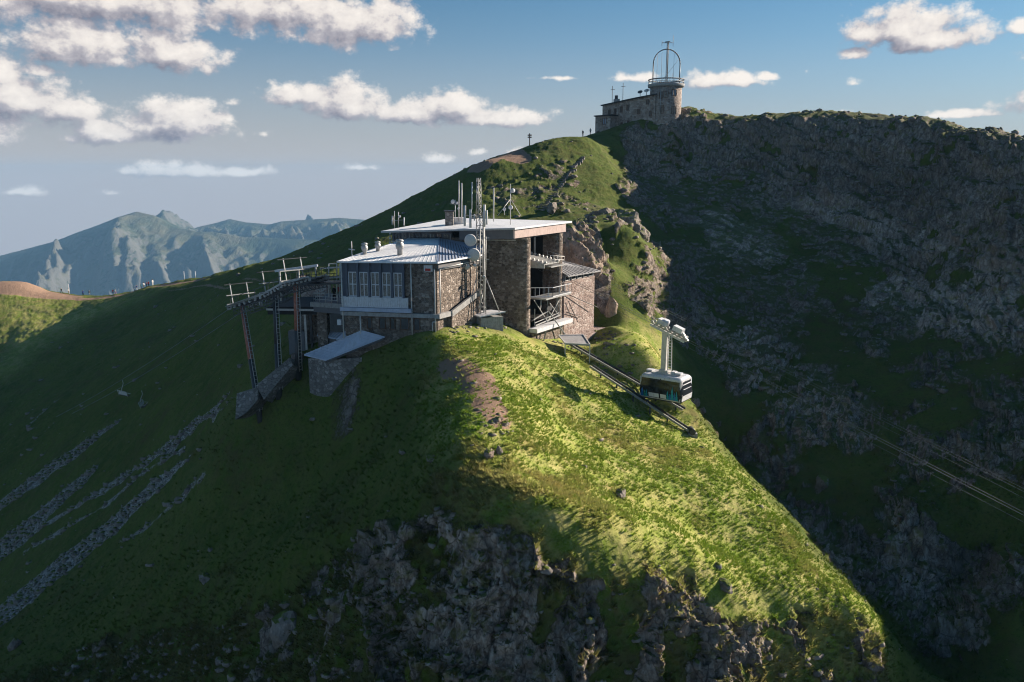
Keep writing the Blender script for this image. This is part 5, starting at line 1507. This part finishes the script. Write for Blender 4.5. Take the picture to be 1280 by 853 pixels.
# stepped path to the summit, and posts
pth = [see(px, py) for px, py in ((675, 262), (684, 250), (694, 237), (704, 222), (716, 207), (727, 196))]
pth = [p for p in pth if p]
if len(pth) > 2:
    sp = thing('stone_steps', tuple(pth[0]), 'flight of pale stone steps climbing the slope towards the observatory', 'steps')
    n_ = 34
    for k in range(n_):
        f = k / (n_ - 1) * (len(pth) - 1.001); i = int(f); q = pth[i].lerp(pth[i + 1], f - i); q.z = gz(q.x, q.y)
        d = (pth[i + 1] - pth[i]); d.z = 0; d.normalize(); s_ = V((d.y, -d.x, 0))
        L_ = 1.9 + random.uniform(-.4, .5); off = random.uniform(-.3, .3)
        MB().frame_box(q - s_ * (L_ / 2 + off) - d * .3 - V((0, 0, .50)), s_, d, (0, 0, 1), L_, .40, .53).build('step', M['stone_grey'], sp)
# ---------------------------------------------------------------- people
SK = simple('skin', (.45, .28, .20), .6, .3, 0, .05, 5); HA = simple('hair', (.05, .03, .02), .7, .2, 0, .2, 5)
def cloth(c): return simple('cloth', c, .85, .1, 0, .15, 6)
CL = dict(red=cloth((.45, .04, .04)), white=cloth((.75, .73, .70)), blue=cloth((.04, .08, .32)), dark=cloth((.025, .025, .03)), grey=cloth((.22, .22, .23)), pink=cloth((.55, .22, .25)), teal=cloth((.03, .25, .28)), khaki=cloth((.25, .20, .12)))
def body_mesh(pose):
    sw = dict(stand=(.0, .10), walk=(.28, .26), point=(.08, .12))[pose]
    st_, arm = sw
    J = [((0, 0, .95), .15), ((0, 0, 1.15), .135), ((0, 0, 1.38), .17), ((0, .0, 1.50), .075), ((0, .01, 1.60), .09), ((0, .01, 1.70), .085), ((0, 0, 1.76), .05)]
    E_ = [(i, i + 1) for i in range(6)]
    def add(base, pts):
        prev = base
        for p, r in pts:
            J.append((p, r)); E_.append((prev, len(J) - 1)); prev = len(J) - 1
    for s_ in (-1, 1):
        k = s_ * st_
        add(0, [((s_ * .10, 0, .86), .10), ((s_ * .11, k * .5, .50), .075), ((s_ * .12, k * 1.0 - (.08 if k < 0 else 0), .12 if k < 0 else .09), .05), ((s_ * .12, k - .02 + .16, .05), .045)])
        a = -k * .8
        hand = ((s_ * (.24 + arm * .2), a + .12, .88), .035)
        if pose == 'point' and s_ > 0: hand = ((.55, .35, 1.45), .035); el_ = ((.42, .12, 1.30), .045)
        else: el_ = ((s_ * (.24 + arm * .15), a * .4 - .02, 1.14), .045)
        add(2, [((s_ * .19, 0, 1.40), .065), el_, hand])
    me = bpy.data.meshes.new('person')
    me.from_pydata([j[0] for j in J], E_, [])
    o = bpy.data.objects.new('tmp', me); COL.objects.link(o)
    m_ = o.modifiers.new('s', 'SKIN')
    for i, (p, r) in enumerate(J): me.skin_vertices[0].data[i].radius = (r, r)
    me.skin_vertices[0].data[0].use_root = True
    o.modifiers.new('b', 'SUBSURF').levels = 1
    dg = bpy.context.evaluated_depsgraph_get()
    me2 = bpy.data.meshes.new_from_object(o.evaluated_get(dg))
    bpy.data.objects.remove(o)
    me2.materials.clear()
    for k in range(4): me2.materials.append(SK)
    for p in me2.polygons:
        c = p.center
        p.use_smooth = True
        if c.z > 1.70 or (c.z > 1.58 and c.y < -.01): mi = 3
        elif c.z > 1.47: mi = 0
        elif abs(c.x) > .21 and c.z < .95: mi = 0
        elif c.z > .93: mi = 1
        elif c.z > .09: mi = 2
        else: mi = 3
        p.material_index = mi
    return me2
BODY = {k: body_mesh(k) for k in ('stand', 'walk', 'point')}
def person(p, pose, top, legs, yaw, label, group='hikers on the ridge path', sc=1.0):
    o = bpy.data.objects.new('person', BODY[pose]); COL.objects.link(o)
    o.location = p; o.rotation_euler = (0, 0, yaw); o.scale = (sc, sc, sc)
    for i, m_ in ((0, SK), (1, CL[top]), (2, CL[legs]), (3, HA)):
        o.material_slots[i].link = 'OBJECT'; o.material_slots[i].material = m_
    tag(o, label, 'person', group)
    return o
def skyline(px):
    for k in range(700):
        h = see(px, 150 + k * .6)
        if h and h.y < 400: return h
    return None
crowd = [(77, 'walk', 'dark', 'dark', 'leftmost hiker on the ridge, walking in dark clothes'), (86, 'stand', 'white', 'khaki', 'hiker in a pale top standing apart on the left of the ridge path'),
 (104, 'stand', 'blue', 'dark', 'hiker in a blue jacket standing at the low point of the ridge'), (112, 'walk', 'dark', 'grey', 'dark clothed hiker with grey trousers at the low point of the ridge'),
 (141.5, 'walk', 'red', 'dark', 'hiker in a red top, left one of the close pair'), (144.5, 'walk', 'white', 'pink', 'hiker in white top and pink trousers, right one of the close pair'),
 (168, 'stand', 'blue', 'dark', 'hiker in blue at the left end of the ridge group'), (171, 'walk', 'blue', 'white', 'hiker in blue jacket and white trousers in the ridge group'),
 (176.5, 'stand', 'teal', 'dark', 'hiker in a teal jacket in the middle of the ridge group'), (180, 'point', 'white', 'khaki', 'hiker in white top with one arm raised in the ridge group'),
 (183.5, 'stand', 'pink', 'dark', 'hiker in a pink jacket right of the middle of the ridge group'), (186, 'stand', 'red', 'dark', 'hiker in a red jacket near the right end of the ridge group'),
 (191, 'stand', 'white', 'white', 'tall hiker all in white at the right end of the ridge group')]
for i, (px, ps, tp, lg, lb) in enumerate(crowd):
    h = skyline(px)
    if h: person(h + V((0, 0, -.05)), ps, tp, lg, random.uniform(0, 6.2), lb, sc=1.0 if px < 190 else 1.15)
for px, tp, lb in ((728.5, 'dark', 'hiker in dark clothes standing left of the observatory on the skyline'), (738, 'grey', 'hiker in grey beside the observatory\'s left corner')):
    h = skyline(px)
    if h: person(h, 'stand', tp, 'dark', .4, lb, 'people beside the observatory')
q = at(418, 373, 91.5); person(V((q.x, q.y, tz)), 'stand', 'dark', 'dark', 2.6, 'person in dark clothes standing on the station terrace near its railing', 'people on the terrace')
q = at(424.5, 372, 92.5); person(V((q.x, q.y, tz)), 'walk', 'red', 'grey', 1.2, 'person in a red top on the terrace close to the window wing', 'people on the terrace')
# white marker poles on the ridge and near the cairn
for px, h_, lb in ((230.5, 2.6, 'left white marker pole on the ridge path'), (244.5, 2.2, 'right white marker pole on the ridge path'), (86.8, 3.2, 'tall white marker pole at the left of the ridge path')):
    h = skyline(px)
    if h: tag(MB().tube(h - V((0, 0, .3)), h + V((0, 0, h_)), .09, n=6).build('marker_pole', M['white']), lb, 'pole')
h = skyline(662)
if h:
    s_ = thing('signpost', tuple(h), 'dark signpost on the skyline right of the reddish cairn hump', 'signpost')
    MB().tube(h - V((0, 0, .3)), h + V((0, 0, 3.0)), .13, n=6).build('post', M['wood'], s_)
    for z in (1.9, 2.4): MB().frame_box(h + V((-.5, -.1, z)), (1, 0, 0), (0, 1, 0), (0, 0, 1), 1.0, .08, .3).build('sign_board', M['wood'], s_)
# ---------------------------------------------------------------- boulders, outcrops, loose stones, tussocks
def rock_mat(name, a, b, c):
    m, t, bs = new_mat(name, .92, .12)
    co = N(t, 'ShaderNodeNewGeometry').outputs['Position']
    n1_ = noise(t, co, .9, 6, .7); n2_ = noise(t, vmath(t, 'MULTIPLY', co, (1, 1, .4)), 3.5, 5, .75)
    col = mixc(t, ramp(t, n1_, [(.35, 0), (.62, 1)]), a, b)
    col = mixc(t, ramp(t, n2_, [(.52, 0), (.72, .8)]), col, c)
    col = mixc(t, ramp(t, n2_, [(.25, .8), (.42, 0)]), col, tuple(x * .25 for x in a))
    g_ = N(t, 'ShaderNodeNewGeometry'); s = N(t, 'ShaderNodeSeparateXYZ'); t.links.new(g_.outputs['Normal'], s.inputs[0])
    moss = ramp(t, math_node(t, 'ADD', s.outputs[2], math_node(t, 'MULTIPLY', math_node(t, 'SUBTRACT', n1_, .5), 1.2)), [(.72, 0), (.86, 1)])
    col = mixc(t, moss, col, mixc(t, n2_, (.06, .10, .015), (.20, .22, .05)))
    t.links.new(col, bs.inputs['Base Color'])
    bump(t, bs, math_node(t, 'ADD', n1_, n2_), 1.0, .12)
    return m
RK = rock_mat('grey_granite', (.15, .125, .105), (.29, .25, .22), (.50, .44, .39))
RP = rock_mat('warm_granite', (.20, .15, .12), (.38, .29, .23), (.54, .45, .38))
from mathutils import noise as mnoise
def rock_bm(seed, size, flat=1.0, subdiv=3, rough=.35):
    rs = random.Random(seed)
    bm = bmesh.new(); bmesh.ops.create_icosphere(bm, subdivisions=subdiv, radius=1.0)
    planes = []
    for i in range(14):
        n_ = V((rs.gauss(0, 1), rs.gauss(0, 1), rs.gauss(0, 1))).normalized(); planes.append((n_, rs.uniform(.55, .9)))
    for v in bm.verts:
        c = v.co.normalized(); r = 1.15
        for n_, d in planes:
            k = c.dot(n_)
            if k > .05: r = min(r, d / k)
        r = max(r, .5)
        r *= 1 + .16 * mnoise.fractal(c * 2.2 + V((seed, 0, 0)), .9, 2.1, 5) + .05 * mnoise.noise(c * 9 + V((0, seed, 0)))
        v.co = c * r
        v.co += c * (math.sin(c.x * 9 + seed) * math.sin(c.y * 8 + seed * 2) * math.sin(c.z * 7)) * .05 * rough
        v.co = V((v.co.x * size[0], v.co.y * size[1], v.co.z * size[2] * flat))
    return bm
def boulder(p, size, seed, mat, label=None, parent=None, name='boulder', yaw=0.0, sub=3, cat='boulder', group=None):
    bm = rock_bm(seed, size, 1.0, sub); me = bpy.data.meshes.new(name); bm.to_mesh(me); bm.free(); me.materials.append(mat)
    o = bpy.data.objects.new(name, me); COL.objects.link(o); o.location = p; o.rotation_euler = (0, 0, yaw)
    if parent is not None: o.parent = parent; o.location = V(p) - parent.location
    else: tag(o, label, cat, group)
    return o
# sunlit outcrop above the annex: several leaning slabs
oc = thing('rock_outcrop', tuple(at(728, 330, 119)), 'tall sunlit orange brown outcrop with grassy crown above the annex roof', 'rock outcrop')
for i, (px, py, Y, sx, sy, sz, yw) in enumerate([(718, 300, 121, 2.6, 2.6, 3.2, .3), (733, 312, 120, 2.2, 2.4, 3.0, 1.0), (744, 320, 119, 1.9, 2.2, 2.6, 2.0), (724, 325, 118, 2.4, 2.4, 2.8, .6), (738, 333, 117.5, 2.2, 2, 1.8, 1.4), (712, 315, 119, 1.8, 2.2, 3.4, .1), (727, 290, 122, 2.0, 2, 1.8, .5)]):
    boulder(at(px, py, Y), (sx, sy, sz), 40 + i, RP, parent=oc, name='rock_slab', yaw=yw, sub=4)
oc = thing('rock_outcrop', tuple(at(782, 285, 150)), 'dark outcrop with one bright grassy ledge on top, right of the orange outcrop', 'rock outcrop')
for i, (px, py, Y, sx, sy, sz, yw) in enumerate([(758, 272, 152, 3.4, 3, 2.2, .3), (775, 280, 150, 3.6, 3, 3.4, 1.0), (790, 290, 148, 3.0, 3, 2.6, 2.0), (768, 295, 147, 3.0, 3, 3.4, .2)]):
    boulder(at(px, py, Y), (sx, sy, sz), 60 + i, RK, parent=oc, name='rock_slab', yaw=yw, sub=4)
B_ = [  # px, py, half sizes, seed, material, label
 (690,262,1.6,1.4,1.3,1,RK,'pale boulder just above the right end of the main roof'),
 (764,391,1.0,1.0,1.6,2,RP,'upright pale boulder on the mound right of the annex'),
 (757,352,1.2,1.1,1.1,3,RK,'rounded grey boulder right of the annex roof'),
 (620,527,.55,.5,.45,4,RP,'larger stone at the lower end of the bare path'),
 (632,531,.40,.4,.35,5,RK,'smaller grey stone at the lower end of the bare path'),
 (612,570,.55,.5,.6,6,RP,'reddish stone in the turf below the bare path'),
 (624,566,.35,.3,.5,7,RK,'narrow pale stone just right of the reddish stone below the path'),
 (776,621,.5,.45,.75,8,RK,'lone upright stone in the middle of the sunlit meadow'),
 (730,584,.35,.3,.3,9,RK,'small flat stone high in the sunlit meadow'),
 (867,505,.9,.9,.8,10,RP,'brownish boulder at the cliff edge below the cabin'),
 (878,514,.7,.7,.6,11,RP,'outermost boulder at the cliff edge below the cabin'),
 (19,809,1.0,.9,1.0,12,RK,'pale boulder alone at the bottom left of the dark slope'),
 (357,795,1.5,1.4,1.9,13,RK,'big pale blocky boulder on the shaded lower cliff, left of centre'),
 (257,724,.9,.8,.7,14,RK,'rounded boulder half way down the shaded left slope'),
 (358,756,.7,.5,.35,15,RK,'flat pale slab just above the big blocky boulder'),
 (905,733,1.3,.6,.5,16,RK,'long tilted slab on the lip of the cliff at lower right'),
 (540,575,.6,.5,.35,17,RP,'flat pinkish stone on the shaded edge left of the meadow'),
 (1027,607,1.3,1.1,1.3,18,RK,'pale boulder on the scree beyond the sunlit ridge'),
 (762,430,1.1,.7,.35,19,RK,'low pile of rubble on the mound below the annex')]
for (px, py, sx, sy, sz, sd_, mt, lb) in B_:
    h = see(px, py)
    if h: boulder(h + V((0, 0, sz * .15)), (sx, sy, sz), sd_, mt, lb, yaw=sd_ * 1.3)

# loose stones and tussocks, scattered over the ground by chance
fv = np.stack([VX, VY, VZ], -1)
NX2, NY2, NZ2 = normals(VX, VY, VZ)
rs = np.random.RandomState(5)
cell = np.abs(np.gradient(VX, axis=1) * np.gradient(VY, axis=0))     # ground area of each grid cell
def scatter(weight, n):
    w_ = (weight * cell).ravel(); c_ = np.cumsum(w_); idx = np.searchsorted(c_, rs.rand(n) * c_[-1])
    j = np.clip(idx, 0, VX.size - 1)
    return j
def footprint(x, y):
    a = poly_dist(np.array([(-24, 89), (-8, 83.5), (3, 92), (13, 104), (16, 114), (-24, 114)]), x, y)
    return a > -.3
def multi_mesh(name, base_v, base_f, pos, scale, yaw, nrm, mat, attrs, lean=1.0):
    nb = len(base_v); n = len(pos)
    bv = np.array(base_v, np.float32)
    c, s = np.cos(yaw), np.sin(yaw)
    x = bv[None, :, 0] * scale[:, None, 0]; y = bv[None, :, 1] * scale[:, None, 1]; z = bv[None, :, 2] * scale[:, None, 2]
    X = x * c[:, None] - y * s[:, None]; Y = x * s[:, None] + y * c[:, None]
    X = X + nrm[:, None, 0] * z * lean; Y = Y + nrm[:, None, 1] * z * lean
    co = np.stack([X + pos[:, None, 0], Y + pos[:, None, 1], z + pos[:, None, 2]], -1).reshape(-1, 3).astype(np.float32)
    bf = np.array(base_f, np.int32); nf = len(bf)
    fi = (bf[None] + (np.arange(n) * nb)[:, None, None]).reshape(-1)
    me = bpy.data.meshes.new(name)
    me.vertices.add(len(co)); me.loops.add(len(fi)); me.polygons.add(n * nf)
    me.vertices.foreach_set('co', co.ravel()); me.loops.foreach_set('vertex_index', fi.astype(np.int32))
    me.polygons.foreach_set('loop_start', np.arange(0, n * nf * 3, 3, dtype=np.int32)); me.update()
    for k, a in attrs.items():
        at_ = me.attributes.new(k, 'FLOAT', 'POINT'); at_.data.foreach_set('value', np.repeat(a, nb).astype(np.float32))
    me.materials.append(mat)
    o = bpy.data.objects.new(name, me); COL.objects.link(o); o['kind'] = 'stuff'
    return o
# tussock: a few bent blades in a clump
tb, tf = [], []
rr_ = random.Random(3)
for k in range(6):
    t = k * 1.05 + rr_.uniform(-.3, .3); w_ = .22; L_ = rr_.uniform(.5, .9); h_ = rr_.uniform(.55, 1.0)
    cx0, cy0 = math.cos(t) * .12, math.sin(t) * .12
    b0 = len(tb)
    tb += [(cx0 - math.sin(t) * w_, cy0 + math.cos(t) * w_, -.15), (cx0 + math.sin(t) * w_, cy0 - math.cos(t) * w_, -.15), (math.cos(t) * L_, math.sin(t) * L_, h_)]
    tf.append((b0, b0 + 1, b0 + 2))
def grass_mat():
    m, t, b = new_mat('tussock_grass', .9, .1)
    s = attr(t, 'tone'); d = attr(t, 'straw')
    g = mixc(t, s, (.035, .068, .008), (.19, .30, .027))
    g = mixc(t, d, g, mixc(t, s, (.07, .055, .02), (.54, .47, .17)))
    t.links.new(g, b.inputs['Base Color'])
    b.inputs['Subsurface Weight'].default_value = 0
    tr_ = N(t, 'ShaderNodeBsdfTranslucent'); t.links.new(g, tr_.inputs[0])
    mx = N(t, 'ShaderNodeMixShader'); mx.inputs[0].default_value = .35
    t.links.new(b.outputs[0], mx.inputs[1]); t.links.new(tr_.outputs[0], mx.inputs[2])
    t.links.new(mx.outputs[0], t.nodes['Material Output'].inputs[0])
    return m
TG = grass_mat()
vis = (np.abs(VX / VY) < .72)
wgt = vis * smooth(112, 70, VY) * (1 - .85 * rock) * (1 - .9 * dirt) * (1 - scree) * (.25 + .75 * painted_sun + .5 * cliffzone) * (.35 + smooth(-.2, .35, NB2 + NB1 * .5)) * np.where(footprint(VX, VY), 0, 1)
j = scatter(wgt, 76000)
fx = lambda A_: A_.ravel()[j]
pos = np.stack([fx(VX), fx(VY), fx(VZ)], -1)
step_ = np.sqrt(fx(cell))[:, None] * (rs.rand(len(j), 2) - .5)
pos[:, :2] += step_ * 1.0
sc_ = (.10 + .30 * rs.rand(len(j)) ** 2.2) * (.8 + .5 * fx(dry)); scl = np.stack([sc_, sc_, sc_ * (.6 + .5 * rs.rand(len(j)))], -1)
nr_ = np.stack([fx(NX2), fx(NY2)], -1)
tone = np.clip(fx(painted_sun) * .75 + .1 + .25 * rs.rand(len(j)), 0, 1)  # blades take the same painted sun and shade
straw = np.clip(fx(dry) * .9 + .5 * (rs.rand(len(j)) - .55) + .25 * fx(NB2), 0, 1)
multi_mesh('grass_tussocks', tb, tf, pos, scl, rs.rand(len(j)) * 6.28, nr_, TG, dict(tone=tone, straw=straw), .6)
# rubble banked against the mast slab and the annex footing
# loose stones
ib = bmesh.new(); bmesh.ops.create_icosphere(ib, subdivisions=1, radius=1.0)
sv = []
for v in ib.verts:
    q = v.co * rr_.uniform(.7, 1.1); sv.append((q.x, q.y * .8, q.z * .6))
sf = [tuple(v.index for v in f.verts) for f in ib.faces]; ib.free()
wgt = vis * (scree * 4 + cliffzone * 1.2 + .03 * (1 - rock) + .25 * dirt * smooth(120, 90, VY) + .5 * rock * smooth(60, 110, VY) * (1 - cliffzone)) * smooth(250, 120, VY) * np.where(footprint(VX, VY), 0, 1)
j = scatter(wgt, 11000)
pos = np.stack([fx(VX), fx(VY), fx(VZ)], -1); pos[:, :2] += np.sqrt(fx(cell))[:, None] * (rs.rand(len(j), 2) - .5)
sc_ = (.07 + .42 * rs.rand(len(j)) ** 4) * (.7 + VY.ravel()[j] / 120); scl = np.stack([sc_ * (.8 + .6 * rs.rand(len(j))), sc_, sc_ * (.6 + .6 * rs.rand(len(j)))], -1)
multi_mesh('loose_stones', sv, sf, pos, scl, rs.rand(len(j)) * 6.28, np.zeros((len(j), 2)), RK, {}, 0)

rub = []
for (x0, y0, x1, y1, n_) in ((578, 397, 632, 411, 70), (712, 414, 770, 426, 80), (560, 400, 590, 416, 20), (690, 424, 716, 440, 25), (745, 430, 800, 470, 26), (600, 512, 640, 545, 26)):
    for k in range(n_):
        h = see(rs.uniform(x0, x1), rs.uniform(y0, y1))
        if h is not None: rub.append(tuple(h))
rub = np.array(rub); sc_ = .12 + .32 * rs.rand(len(rub)) ** 2
multi_mesh('rubble', sv, sf, rub, np.stack([sc_ * 1.1, sc_, sc_ * .8], -1), rs.rand(len(rub)) * 6.28, np.zeros((len(rub), 2)), RK, {}, 0)
haze_box()
